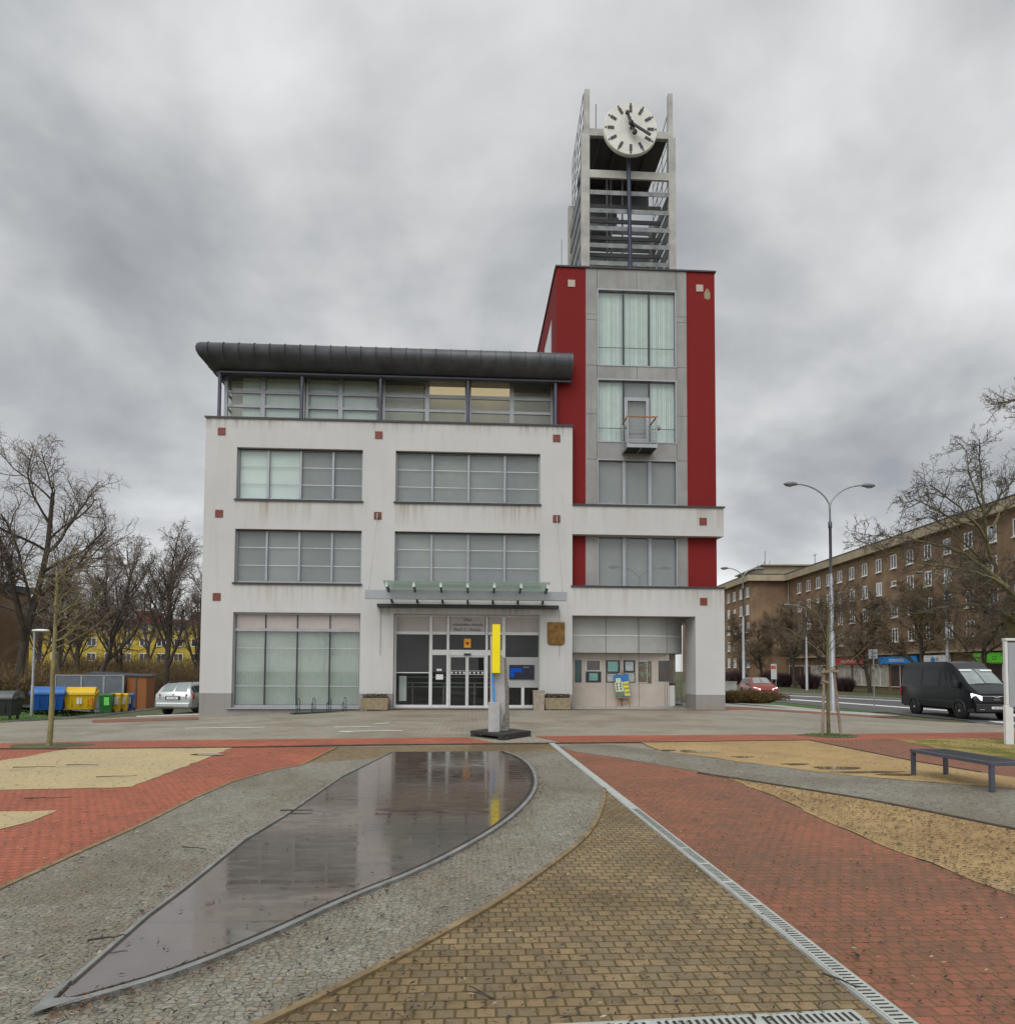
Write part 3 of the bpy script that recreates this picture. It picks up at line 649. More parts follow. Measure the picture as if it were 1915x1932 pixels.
# ---------------------------------------------------------------- town hall
HO = (0, 28.5, 0)
hall = thing('town_hall', 'white town hall with grey vaulted eave, red tower and rooftop clock', 'building', HO)
def hp(mb, name, mats, parent=None, bev=0, label=None, loc=None):
    o = mb.build(name, mats, parent or hall, HO if (parent is None) else PO[parent.name], bev, label)
    return o
PO = {hall.name: HO}
def hpart(mb, name, mats, bev=0, label=None):
    o = mb.build(name, mats, hall, HO, bev, label); PO[o.name] = (HO[0], HO[1], HO[2]); return o
def sub(mb, name, mats, par, bev=0, label=None):
    return mb.build(name, mats, par, HO, bev, label)
def wallgrid(mb, xs, zs, y0, y1, op, mi=lambda i, j: 0):
    nx_, nz_ = len(xs) - 1, len(zs) - 1
    S = lambda i, j: 0 <= i < nx_ and 0 <= j < nz_ and not op(i, j)
    for i in range(nx_):
        for j in range(nz_):
            if not S(i, j): continue
            a, b, c, d = xs[i], xs[i + 1], zs[j], zs[j + 1]; m = mi(i, j)
            mb.quad((a, y0, c), (b, y0, c), (b, y0, d), (a, y0, d), m); mb.quad((a, y1, c), (a, y1, d), (b, y1, d), (b, y1, c), m)
            if not S(i - 1, j): mb.quad((a, y0, c), (a, y0, d), (a, y1, d), (a, y1, c), m)
            if not S(i + 1, j): mb.quad((b, y0, c), (b, y1, c), (b, y1, d), (b, y0, d), m)
            if not S(i, j - 1): mb.quad((a, y0, c), (a, y1, c), (b, y1, c), (b, y0, c), m)
            if not S(i, j + 1): mb.quad((a, y0, d), (b, y0, d), (b, y1, d), (a, y1, d), m)
xs = [-10.87, -9.6, -4.48, -3.13, 2.9, 4.26, 9.48, 10.73]
zs = [-1.3, .05, .63, 3.92, 5.13, 7.34, 8.57, 10.72, 11.93]
def op(i, j):
    if i in (1, 3): return j in (1, 2, 4, 6)
    if i == 5: return j in (0, 1, 2, 4, 6, 7)
    if i == 6: return j in (4, 6, 7)
    return False
mb = MB(); wallgrid(mb, xs, zs, 28.5, 28.95, op, lambda i, j: 1 if j < 2 else 0)
mb.box(9.48, 10.73, 28.95, 29.9, -.4, .63, 1); mb.box(9.48, 10.73, 28.95, 29.9, .63, 3.92, 0)
mb.box(-10.87, -10.5, 28.95, 45, -1.3, .63, 1); mb.box(-10.87, -10.5, 28.95, 45, .63, 11.93, 0)
mb.box(-10.5, 3.6, 44.6, 45, -1.3, 11.9, 0); mb.box(10.3, 10.73, 28.95, 38, 3.93, 5.12, 0); mb.box(10.3, 10.73, 28.95, 38, 7.35, 8.56, 0)
hpart(mb, 'wall', ['plaster_white', 'plaster_grey'])
mb = MB(); mb.box(-10.5, 3.6, 28.95, 44.6, 11.6, 11.9); hpart(mb, 'roof_terrace', 'concrete_light')
mb = MB(); mb.box(4.26, 10.3, 28.95, 38, 3.93, 4.1); hpart(mb, 'passage_ceiling', 'plaster_grey')
mb = MB(); mb.box(-10.49, 4.25, 29.75, 29.8, 3.95, 11.6); mb.box(-10.49, -3.4, 29.75, 29.8, -.3, 3.95); hpart(mb, 'backing_panel', 'room_dark')  # dark backing panel added behind the windows to block light
def coping(x0, x1, y0, y1, z, ov=.05, left=True, right=True):
    mb = MB(); mb.box(x0 - (ov if left else 0), x1 + (ov if right else 0), y0 - ov, y1, z + .002, z + .05)
    mb.box(x0 - (ov if left else 0), x1 + (ov if right else 0), y0 - ov, y0 - ov + .012, z - .03, z + .001); hpart(mb, 'coping', 'flashing')
coping(-10.87, 4.26, 28.5, 28.95, 11.93); coping(4.26, 10.73, 28.5, 28.95, 8.57, left=False); coping(4.2, 10.73, 28.5, 28.95, 5.13, left=False)

YG = 28.74                                  # plane of the office windows
def office_window(x0, x1, z0, z1, cols, rows, blinds, fw=.085, side=.06):
    f = MB(); y0, y1 = YG - .05, YG + .05
    f.box(x0, x0 + side, y0, y1, z0, z1); f.box(x1 - side, x1, y0, y1, z0, z1)
    f.box(x0 + side, x1 - side, y0, y1, z0, z0 + .09); f.box(x0 + side, x1 - side, y0, y1, z1 - .07, z1)
    n = len(cols) + 1; ed = [x0 + side] + list(cols) + [x1 - side]
    for c in cols: f.box(c - fw / 2, c + fw / 2, y0 - .012, y1 + .01, z0 + .09, z1 - .07)
    w = hpart(f, 'window', 'frame_grey')
    s = MB(); s.box(x0 - .06, x1 + .04, 28.44, YG - .051, z0 - .035, z0 + .004); s.box(x0 - .06, x1 + .04, 28.44, 28.452, z0 - .07, z0 - .036); sub(s, 'sill', 'frame_dark', w)
    s = MB(); s.box(x0, x1, YG - .058, YG - .0505, z1 - .06, z1 - .002); sub(s, 'head_strip', 'frame_dark', w)  # thin dark strip across the top of the frame
    for k in range(n):
        a = ed[k] + (fw / 2 if k else 0); b = ed[k + 1] - (fw / 2 if k < n - 1 else 0); za, zb = z0 + .09, z1 - .07
        e1, e2 = rnd.uniform(-.012, .012), rnd.uniform(-.014, .014); g = MB(); g.quad((a, YG - e1 - e2, za), (b, YG + e1 - e2, za), (b, YG + e1 + e2, zb), (a, YG - e1 + e2, zb)); sub(g, 'pane', 'glass_office', w)
        bm_ = MB(); bm_.box(a - .01, b + .01, YG + .07, YG + .078, za, zb); sub(bm_, 'blind', blinds[k], w)
        for q in rows: t = MB(); t.box(a, b, YG - .006, YG + .006, q - .011, q + .011); sub(t, 'glazing_bar', 'frame_grey' if blinds[k] == 'blind_white' else 'frame_white', w)
    return w
def colx(pxs, py): return [B(p, py, YG).x for p in pxs]
cl = colx((507.3, 568.3, 629.5), 900); cm = [-1.62, -.10, 1.42]
office_window(-9.6, -4.48, 8.57, 10.72, cl, (9.26, 9.98), ['blind_white', 'blind_white', 'blind_grey', 'blind_slate'])
office_window(-9.6, -4.48, 5.13, 7.34, cl, (5.88, 6.62), ['blind_slate', 'blind_grey', 'blind_slate', 'blind_grey'])
office_window(-3.13, 2.9, 8.57, 10.72, cm, (9.26, 9.98), ['blind_grey', 'blind_ash', 'blind_grey', 'blind_slate'])
office_window(-3.13, 2.9, 5.13, 7.34, cm, (5.88, 6.62), ['blind_ash', 'blind_ash', 'blind_grey', 'blind_grey'])
# ground floor display window with closed curtains
cg = [B(p, 1260, YG).x for p in (500.5, 560.5, 622.)]
f = MB(); f.box(-9.6, -9.55, 28.66, YG + .06, .05, 3.92); f.box(-4.53, -4.48, 28.66, YG + .06, .05, 3.92); f.box(-9.55, -4.53, 28.66, YG + .06, .05, .15); f.box(-9.55, -4.53, 28.66, YG + .06, 3.16, 3.28); f.box(-9.55, -4.53, 28.66, YG + .06, 3.84, 3.92)
w = hpart(f, 'window', 'frame_grey')
ed = [-9.55] + cg + [-4.53]
for k in range(4):
    g = MB(); g.quad((ed[k] + .02, YG, .15), (ed[k + 1] - .02, YG, .15), (ed[k + 1] - .02, YG, 3.16), (ed[k] + .02, YG, 3.16)); sub(g, 'pane', 'glass_shop', w)
    g = MB(); g.box(ed[k] + .02, ed[k + 1] - .02, YG - .01, YG + .02, 3.28, 3.84); sub(g, 'spandrel', 'spandrel_pink', w)
    g = MB(); n_ = 34                       # pleated curtain
    for i in range(n_):
        a = ed[k] + (ed[k + 1] - ed[k]) * i / n_; b = ed[k] + (ed[k + 1] - ed[k]) * (i + 1) / n_; d = .03 if i % 2 else 0
        g.quad((a, YG + .14 + d, .16), (b, YG + .14 + .03 - d, .16), (b, YG + .14 + .03 - d, 3.2), (a, YG + .14 + d, 3.2))
    sub(g, 'curtain', 'curtain_green', w)
for c in cg:
    g = MB(); g.box(c - .02, c + .02, 28.68, YG + .05, .15, 3.16); sub(g, 'mullion', 'frame_dark', w)
    g = MB(); g.box(c - .018, c + .018, 28.69, YG - .012, 3.28, 3.84); sub(g, 'mullion', 'frame_dark', w)
for q in (2.47, .92):
    for k in range(4): g = MB(); g.box(ed[k] + .02, ed[k + 1] - .02, YG - .03, YG - .003, q - .016, q + .016); sub(g, 'glazing_bar', 'frame_mid', w)
g = MB(); g.box(-9.78, -4.46, 28.4, 28.66, .0, .045); sub(g, 'sill', 'frame_grey', w)

# ---- entrance front
YE = 28.92
def ex(cx_): return B(708.5 + .20182 * cx_, 1250, YE).x
def ez(cy_, cx_=850): return B(708.5 + .20182 * cx_, 1095 + .20182 * cy_, YE).z
zT, zB, zS, zH = 3.92, ez(1180), ez(497), ez(675)
X = [ex(c) for c in (168, 517, 677, 1039, 1197, 1542)]
f = MB()
for c, wd in ((X[1], .13), (X[2], .11), (X[3], .10), (X[4], .14)): f.box(c - wd / 2, c + wd / 2, YE - .07, YE + .07, .02, zT)
f.box(X[0], X[0] + .12, YE - .07, YE + .07, .02, zT); f.box(X[5] - .09, X[5], YE - .07, YE + .07, .02, zT)
for a, b in zip(X[:-1], X[1:]): f.box(a + .07, b - .07, YE - .06, YE + .06, zS - .05, zS + .07); f.box(a + .07, b - .07, YE - .06, YE + .06, 3.83, zT)
f.box(X[1] + .07, X[2] - .06, YE - .06, YE + .06, zH - .11, zH + .11); f.box(X[2] + .06, X[3] - .05, YE - .08, YE + .06, zH - .13, zH + .11); f.box(X[3] + .05, X[4] - .07, YE - .06, YE + .06, zH - .11, zH + .11)
for a, b in ((X[0] + .12, X[1] - .07), (X[1] + .07, X[2] - .06), (X[3] + .05, X[4] - .07), (X[4] + .07, X[5] - .09)): f.box(a, b, YE - .06, YE + .06, .03, .16)
f.box(X[0] + .12, X[1] - .07, YE - .03, YE + .03, ez(865) - .02, ez(865) + .02)
ent = hpart(f, 'entrance_frame', 'frame_white')
g = MB(); g.box(X[4] + .07, X[5] - .09, YE - .05, YE + .05, ez(1000), ez(715)); sub(g, 'grey_panel', 'spandrel_grey', ent)
for a, b in zip(X[:-1], X[1:]): g = MB(); g.box(a + .075, b - .075, YE - .02, YE + .02, zS + .07, 3.83); sub(g, 'spandrel', 'spandrel_pink', ent)
for a, b, c, d in ((X[0] + .12, X[1] - .07, .16, zS - .05), (X[1] + .07, X[2] - .06, .16, zH - .11), (X[1] + .07, X[2] - .06, zH + .11, zS - .05), (X[2] + .06, X[3] - .05, zH + .11, zS - .05),
                   (X[3] + .05, X[4] - .07, .16, zH - .11), (X[3] + .05, X[4] - .07, zH + .11, zS - .05), (X[4] + .07, X[5] - .09, .16, ez(1000)), (X[4] + .07, X[5] - .09, ez(715), zS - .05)):
    g = MB(); g.quad((a, YE, c), (b, YE, c), (b, YE, d), (a, YE, d)); sub(g, 'pane', 'glass_clear', ent)
xm = ex(857)
for a, b in ((X[2] + .06, xm - .005), (xm + .005, X[3] - .05)):
    g = MB(); z0, z1 = .03, zH - .135
    g.box(a, a + .055, YE - .04, YE + .02, z0, z1); g.box(b - .055, b, YE - .04, YE + .02, z0, z1); g.box(a + .055, b - .055, YE - .04, YE + .02, z0, z0 + .1); g.box(a + .055, b - .055, YE - .04, YE + .02, z1 - .06, z1)
    d = hpart(g, 'sliding_door', 'frame_white')
    g = MB(); g.quad((a + .055, YE - .01, z0 + .1), (b - .055, YE - .01, z0 + .1), (b - .055, YE - .01, z1 - .06), (a + .055, YE - .01, z1 - .06)); sub(g, 'pane', 'glass_clear', d)
    g = MB()
    for k in range(4):                        # row of dots that marks the glass
        u = a + .12 + (b - a - .24) * k / 3; g.lathe([(.001, -.004), (.045, -.004), (.045, .0), (.001, .0)], (u, YE - .014, ez(865)), 'y', 12)
    g.box(a + .06, b - .06, YE - .017, YE - .014, ez(848), ez(848) + .015); g.box(a + .06, b - .06, YE - .017, YE - .014, ez(882), ez(882) + .015); sub(g, 'safety_marking', 'paper_white', d)
g = MB(); g.box(ex(827), ex(892), YE - .14, YE - .08, ez(700), ez(684)); sub(g, 'door_sensor', 'plastic_black', ent)
g = MB()
for cx_ in (1377,): g.box(ex(cx_) - .06, ex(cx_) + .06, YE - .06, YE + .06, .16, ez(1000))
sub(g, 'mullion', 'frame_white', ent)
# hall behind the doors
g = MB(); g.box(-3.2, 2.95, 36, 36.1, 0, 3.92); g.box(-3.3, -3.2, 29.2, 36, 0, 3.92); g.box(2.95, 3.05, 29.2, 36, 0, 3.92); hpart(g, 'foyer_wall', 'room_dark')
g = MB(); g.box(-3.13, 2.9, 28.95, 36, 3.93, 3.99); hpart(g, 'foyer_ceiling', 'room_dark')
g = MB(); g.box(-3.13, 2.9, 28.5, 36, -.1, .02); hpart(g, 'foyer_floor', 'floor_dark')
g = MB()
for yy, zz in ((31.5, 1.0), (31.5, .82), (32.2, 1.25)): g.box(-3.0, 2.8, yy, yy + .05, zz, zz + .04)
for u in (-2.6, -1.2, .2, 1.6): g.box(u, u + .05, 31.5, 31.55, .02, 1.04)
hpart(g, 'foyer_railing', 'steel_galv')
g = MB(); g.box(-2.95, -2.65, 29.25, 29.5, .3, 1.35); hpart(g, 'radiator', 'frame_white')
g = MB(); g.box(-1.1, .4, 34.6, 34.8, .02, 1.15); g.box(.9, 1.5, 35.4, 35.7, .02, 2.2); hpart(g, 'foyer_counter', 'shop_dark')
tx = thing('entrance_lettering', 'three lines of navy lettering on the beige panel above the sliding doors', 'lettering', (ex(859), YE - .026, 3.5))
for s_, dz in (('Úřad', .17), ('městského obvodu', -.035), ('Plzeň 2 - Slovany', -.245)): text(s_, .165, 'ink_navy', 'text_line', tx, (0, 0, dz), ext=.003)
es = thing('emblem_sign', 'small orange sign with a dark emblem on the glass over the doors', 'sign', (ex(858), YE - .03, ez(588)))
g = MB(); g.box(-.145, .145, -.02, 0, -.19, .19); g.build('plate', 'orange_sign', es, bev=.01)
g = MB(); g.prism([(-.06, -.022, .05), (.06, -.022, .05), (.06, -.022, -.02), (.0, -.022, -.08), (-.06, -.022, -.02)], (0, -.004, 0)); g.box(-.02, .02, -.03, -.0265, -.03, .03); g.build('emblem', 'emblem_dark', es)
for i, (a, b, c, d) in enumerate(((573, 620, 828, 848), (567, 635, 880, 928))):
    g = MB(); g.box(ex(a), ex(b), -.004, 0, ez(d), ez(c)); solid(g, 'paper_notice', 'paper_white', ('small white notice, upper one on the narrow door panel', 'larger white notice, lower one on the narrow door panel')[i], 'notice', (0, YE - .012, 0), group='notices on the entrance glass')
sc = thing('information_screen', 'dark information screen with bright blue blocks in the grey entrance panel', 'screen', (ex(1366), YE - .055, ez(855)))
W_, H_ = (ex(1483) - ex(1250)) / 2, (ez(787) - ez(923)) / 2
g = MB(); g.box(-W_, W_, -.05, 0, -H_, H_); g.build('housing', 'screen_navy', sc, bev=.01)
g = MB()
for a in (0, 1, 2): g.box(-W_ * .92 + a * W_ * .31, -W_ * .92 + a * W_ * .31 + W_ * .29, -.056, -.051, 0, H_ * .5)
g.box(-W_ * .92, -W_ * .63, -.056, -.051, -H_ * .68, -.01); g.build('display_block', 'screen_blue', sc)
g = MB()
for k in range(5): g.box(W_ * .12 + k * .05, W_ * .12 + k * .05 + .035, -.054, -.051, H_ * .62, H_ * .72)
g.build('display_text', 'pane_light', sc)
pq = thing('bronze_plaque', 'square weathered bronze relief with rounded lower corners on white wall by entrance', 'plaque', (3.575, 28.5, 3.15))
g = MB(); pr_ = [(-.345, -.06, .46), (.345, -.06, .46), (.345, -.06, -.36), (.30, -.06, -.43), (.22, -.06, -.46), (-.22, -.06, -.46), (-.30, -.06, -.43), (-.345, -.06, -.36)]
g.prism(pr_, (0, .058, 0)); g.build('relief', 'bronze', pq, bev=.02)
g = MB(); g.prism([(x * 1.04, -.045, z * 1.03) for x, y, z in pr_], (0, .04, 0)); g.build('backing', 'emblem_dark', pq)

# ---- canopy over the entrance
g = MB(); g.box(-4.13, 3.86, 27.25, 27.42, 4.40, 4.76); cn = hpart(g, 'canopy', 'concrete_light', .008)
MATS['canopy_metal'] = MATS['frame_grey']
cn.data.materials[0] = MATS['frame_grey']
for k in range(7):
    u = -3.2 + 6.2 * k / 6
    g = MB(); g.bar((u, 28.49, 4.42), (u, 26.55, 4.90), .07, .12); sub(g, 'bracket', 'steel_post', cn)
    g = MB(); g.box(u - .05, u + .05, 26.50, 26.53, 4.80, 4.99); sub(g, 'bracket_cap', 'frame_white', cn)
g = MB(); g.prism([(-3.33, 26.42, 5.03), (-3.33, 28.3, 4.55), (-3.33, 28.3, 4.532), (-3.33, 26.42, 5.012)], (6.42, 0, 0)); sub(g, 'glass_sheet', 'canopy_glass', cn)
g = MB(); g.box(-3.78, 3.66, 28.2, 28.49, 4.17, 4.30); g.box(-3.78, 3.66, 28.19, 28.199, 4.17, 4.2); sub(g, 'gutter', 'frame_dark', cn)
for s_, wx in ((-1, -3.84), (1, 3.59)):
    g = MB(); ax = -3.98 if s_ < 0 else 3.68
    g.tube([(wx, 28.40, 7.93), (ax, 27.33, 4.85)], .011, 5); g.box(wx - .02, wx + .02, 28.38, 28.47, 7.85, 8.05); g.box(ax - .02, ax + .02, 27.31, 27.35, 4.73, 4.88); sub(g, 'suspension_cable', 'steel_galv', cn)
for s_, wx in ((-1, -3.66), (1, 3.72)):
    g = MB(); g.tube([(wx, 28.475, 4.17), (wx, 28.475, 2.2)], .008, 5); hpart(g, 'drip_chain', 'kerb_stone')

# ---- square tiles on the piers
def tile(px, py, Yp, mat):
    c = B(px, py, Yp); g = MB(); g.box(c.x - .155, c.x + .155, Yp - .025, Yp + .01, c.z - .155, c.z + .155); hpart(g, 'wall_tile', mat, .006)
for p in ((419, 814), (715, 821), (1050, 827), (414, 969), (713, 973), (1050, 979), (409.5, 1126), (1326, 984), (1327, 1135)): tile(*p, 28.5, 'tile_brown')
for p in ((1078, 535), (1319.5, 544)): tile(*p, 28.86, 'tile_beige')

# ---- glazed top floor and its vaulted eave
YT, YP = 29.35, 28.68
zt0, zt1 = 11.9, B(497, 709, YT).z
bay = [-10.42] + [B(p, 750, YP).x for p in (570, 718, 883, 1048)]
mid = [B(p, 750, YT).x for p in (497.5, 643.5, 806.5, 965.5)]
zr = [B(497, y, YT).z for y in (741, 767.5)]
for k in range(4):
    a, b = (bay[k] if k else -10.44), bay[k + 1]; b = min(b, 3.56); a2, b2 = a + .03, b - .03
    f = MB(); f.box(a2, a2 + .10, YT - .05, YT + .05, zt0, zt1); f.box(b2 - .10, b2, YT - .05, YT + .05, zt0, zt1); f.box(mid[k] - .09, mid[k] + .09, YT - .055, YT + .05, zt0, zt1)
    for q in zr:
        for u, v_ in ((a2 + .10, mid[k] - .09), (mid[k] + .09, b2 - .10)): f.box(u, v_, YT - .05, YT + .05, q - .055, q + .055)
    w = hpart(f, 'top_floor_window', 'frame_grey')
    for u, v_ in ((a2 + .10, mid[k] - .09), (mid[k] + .09, b2 - .10)):
        g = MB(); g.quad((u, YT, zt0), (v_, YT, zt0), (v_, YT, zt1), (u, YT, zt1)); sub(g, 'pane', 'glass_shop', w)
    if k < 2:
        g = MB(); u = a2 + (.75 if k == 0 else .15)
        while u < b2 - .2: g.obox((u, YT + .1, (zt0 + zt1) / 2), (.056, .02, 0), (-.002, .006, 0), (0, 0, (zt1 - zt0) / 2)); u += .125
        sub(g, 'vertical_blind', 'blind_white', w)
for k in range(5):
    g = MB(); g.tube([(bay[k], YP, 11.98), (bay[k], YP, 13.92)], .075, 12); hpart(g, 'eave_post', 'steel_post')
f = MB(); f.box(-10.47, -10.39, YT, YT + .08, zt0, zt1); f.box(-10.47, -10.39, 36.9, 37, zt0, zt1); f.box(-10.46, -10.40, YT + .08, 36.9, zr[0] - .05, zr[0] + .05); f.box(-10.46, -10.40, YT + .08, 36.9, zr[1] - .05, zr[1] + .05)
for q in (31.8, 34.3): f.box(-10.46, -10.40, q, q + .1, zt0, zt1)
w = hpart(f, 'side_glazing', 'frame_grey'); g = MB(); g.quad((-10.43, YT, zt0), (-10.43, 37, zt0), (-10.43, 37, zt1), (-10.43, YT, zt1)); sub(g, 'pane', 'glass_shop', w)
g = MB(); g.box(-2.1, 3.55, 30.2, 30.3, 11.9, 14.0); g.box(-10.3, -2.1, 29.75, 29.85, 11.9, 14.0); g.box(-10.3, -6.95, 36.9, 37, 11.9, 13.0); hpart(g, 'top_floor_wall', 'cream_wall')
g = MB()
for a, b in ((bay[2] + 1.9, bay[3] - .05), (bay[3] + .1, bay[3] + 1.9)):
    for yy in (29.45,): g.box(a, b, yy, yy + .7, 13.80, 13.86)
hpart(g, 'ceiling_lamp', 'warm_light')
g = MB(); g.box(-10.44, 3.58, YP - .05, 37, 14.0, 14.12); g.box(-10.44, 3.58, YP - .05, YP + .08, 13.84, 14.0); hpart(g, 'soffit', 'roof_zinc')
prof = [(.02, 13.94), (.16, 13.97), (.34, 14.05), (.52, 14.18), (.65, 14.32), (.725, 14.48), (.74, 14.64), (.70, 14.78), (.60, 14.88), (.45, 14.94), (.25, 14.97), (-.4, 14.97), (-2., 15.1)]
def eave(mb, off=0., xr=None):
    vs = []; n = len(prof)
    xR = 4.22 if xr is None else xr
    L = [(37.5, 0), (0, 0), (0, 1)]
    for d, z in prof:
        d2 = d + (off if d > -.3 else 0); z2 = z + off * .6
        vs += [(-10.42 - d2, 38, z2), (-10.42 - d2, YP - d2, z2), (xR, YP - d2, z2)]
    fs = []
    for i in range(n - 1):
        for k in (0, 1): a = i * 3 + k; fs.append((a, a + 1, a + 4, a + 3))
    return mb.add(vs, fs, 0, True)
g = MB(); eave(g); g.add([(4.22, YP - d, z) for d, z in prof] + [(4.22, YP + 2, 13.9)], [tuple(range(len(prof) + 1))]); rf = hpart(g, 'vaulted_roof', 'roof_zinc')
g = MB(); u = 4.05
while u > -10.9:                              # standing seams
    lim = -10.42 - .0
    pts = [(u, YP - d - .012, z + .012) for d, z in prof[3:12] if u > -10.42 - d]
    if len(pts) > 2: g.tube(pts, .016, 5)
    u -= .615
yy = YP + .5
while yy < 37: g.tube([(-10.42 - d - .012, yy, z + .012) for d, z in prof[2:12]], .016, 5); yy += .615
sub(g, 'standing_seam', 'roof_zinc', rf)
g = MB(); g.tube([(-10.40, YP - .10, 13.88), (4.2, YP - .10, 13.88)], .055, 8); g.tube([(-10.52, YP, 13.88), (-10.52, 37.5, 13.88)], .055, 8); sub(g, 'eave_gutter', 'steel_post', rf)

# ---- red tower
YR = 28.86
xs = [3.61, 4.88, 5.375, 8.835, 9.29, 10.545]; zs = [4.0, 5.2, 7.36, 8.70, 10.68, 11.40, 14.18, 14.74, 18.14, 19.02]
g = MB(); wallgrid(g, xs, zs, YR, YR + .35, lambda i, j: i == 2 and j in (1, 3, 5, 7), lambda i, j: 0 if i in (0, 4) else 1)
g.box(3.61, 3.9, YR + .35, 38, 4, 19.02); g.box(10.25, 10.545, YR + .35, 38, 4, 19.02); g.box(3.9, 10.25, 37.7, 38, 4, 19.02)
hpart(g, 'tower_wall', ['plaster_red', 'fibre_cement'])
g = MB(); g.box(3.91, 10.24, YR + .36, 37.69, 18.8, 18.98); hpart(g, 'tower_roof', 'concrete_light')
g = MB(); g.box(3.56, 10.60, YR - .06, YR + .2, 19.022, 19.09); g.box(3.55, 3.62, YR + .2, 38.05, 19.022, 19.09); g.box(10.54, 10.61, YR + .2, 38.05, 19.022, 19.09); hpart(g, 'tower_coping', 'flashing')
g = MB()                                      # open joints between the cement boards
for u in (5.375, 8.835): g.box(u - .008, u + .008, YR - .003, YR, 8.7, 19.0)
g.box(7.1, 7.116, YR - .003, YR, 18.17, 19.0); g.box(7.1, 7.116, YR - .003, YR, 14.2, 14.72)
for z in (17.0, 16.75, 14.75, 12.62, 10.66):
    g.box(4.89, 5.36, YR - .003, YR, z - .008, z + .008); g.box(8.85, 9.28, YR - .003, YR, z - .008, z + .008)
hpart(g, 'board_joint', 'kerb_dark')
g = MB(); g.box(3.602, 3.62, 30.6, 33.5, 14.6, 17.6); w = hpart(g, 'side_window', 'frame_grey')
g = MB(); g.quad((3.598, 30.7, 14.7), (3.598, 33.4, 14.7), (3.598, 33.4, 17.5), (3.598, 30.7, 17.5)); sub(g, 'pane', 'pane_light', w)
YW = YR + .1; um = [B(1176, 600, YW).x, B(1224, 600, YW).x]
def tower_window(z0, z1, kind, zb=None):
    f = MB(); x0, x1 = 5.375, 8.835; f.box(x0, x0 + .05, YR - .02, YW + .04, z0, z1); f.box(x1 - .05, x1, YR - .02, YW + .04, z0, z1); f.box(x0 + .05, x1 - .05, YR - .02, YW + .04, z1 - .06, z1); f.box(x0 + .05, x1 - .05, YR - .02, YW + .04, z0, z0 + .045)
    wd = .02 if kind != 'plain' else .075
    w = hpart(f, 'tower_window', 'frame_grey')
    m_ = MB()
    for u in um: m_.box(u - wd, u + wd, YW - .05, YW + .04, z0 + .045, z1 - .06)
    sub(m_, 'mullion', 'frame_dark' if kind != 'plain' else 'frame_grey', w)
    ed = [x0 + .05] + um + [x1 - .05]
    for k in range(3):
        a, b = ed[k] + (wd if k else 0), ed[k + 1] - (wd if k < 2 else 0)
        if kind == 'door' and k == 1: continue
        g = MB(); g.quad((a, YW, z0 + .045), (b, YW, z0 + .045), (b, YW, z1 - .06), (a, YW, z1 - .06)); sub(g, 'pane', 'glass_office', w)
        g = MB()
        if kind == 'plain': g.box(a, b, YW + .1, YW + .11, z0 + .05, z1 - .06); sub(g, 'blind', 'blind_grey', w)
        else:
            n_ = 13
            for i in range(n_):
                u = a + (b - a) * (i + .5) / n_; t = .012 + .018 * ((i * 7 + k * 3) % 5) / 5
                g.obox((u, YW + .12, (z0 + z1) / 2), ((b - a) / n_ * .5, t, 0), (-.001, .004, 0), (0, 0, (z1 - z0) / 2 - .07))
            sub(g, 'vertical_blind', 'blind_green', w)
        if zb:
            g = MB(); g.box(a, b, YW - .012, YW - .002, zb - .012, zb + .012); sub(g, 'glazing_bar', 'frame_dark', w)
    return w
tower_window(14.74, 18.14, 'blind', B(1150, 656, YW).z)
tw = tower_window(11.40, 14.18, 'door', B(1150, 808, YW).z)
tower_window(8.70, 10.68, 'plain'); tower_window(5.2, 7.36, 'plain')
a, b = um[0] + .02, um[1] - .02
zd = B(1200, 751, YW).z
g = MB(); g.box(a, a + .14, YW - .06, YW + .05, 11.45, zd); g.box(b - .14, b, YW - .06, YW + .05, 11.45, zd); g.box(a + .14, b - .14, YW - .06, YW + .05, zd - .15, zd); g.box(a + .14, b - .14, YW - .06, YW + .05, 11.45, 11.6)
d = hpart(g, 'balcony_door', 'frame_grey'); g = MB(); g.quad((a + .14, YW, 11.6), (b - .14, YW, 11.6), (b - .14, YW, zd - .15), (a + .14, YW, zd - .15)); sub(g, 'pane', 'glass_office', d)
g = MB(); g.quad((a, YW, zd), (b, YW, zd), (b, YW, 14.12), (a, YW, 14.12)); sub(g, 'transom_pane', 'glass_office', d)
g = MB(); g.box(a, b, YW + .13, YW + .14, 11.46, 14.1); sub(g, 'blind', 'blind_grey', d)
g = MB(); g.box(3.95, 10.2, YR + .5, YR + .55, 4.2, 18.7); hpart(g, 'backing_panel', 'room_dark')
g = MB(); g.tube([(3.9, 29.4, 19.05), (3.9, 29.4, 20.6)], .012, 5); hpart(g, 'lightning_rod', 'steel_post')
# damaged patch of render beside the right tile
c = B(1334, 556, YR); g = MB(); g.prism([(c.x + .17 * r_ * math.cos(t), YR - .004, c.z + .28 * r_ * math.sin(t)) for t, r_ in [(i * .63, .75 + .3 * ((i * 37) % 7) / 7) for i in range(10)]], (0, .006, 0)); hpart(g, 'damaged_render', 'planter_stone')

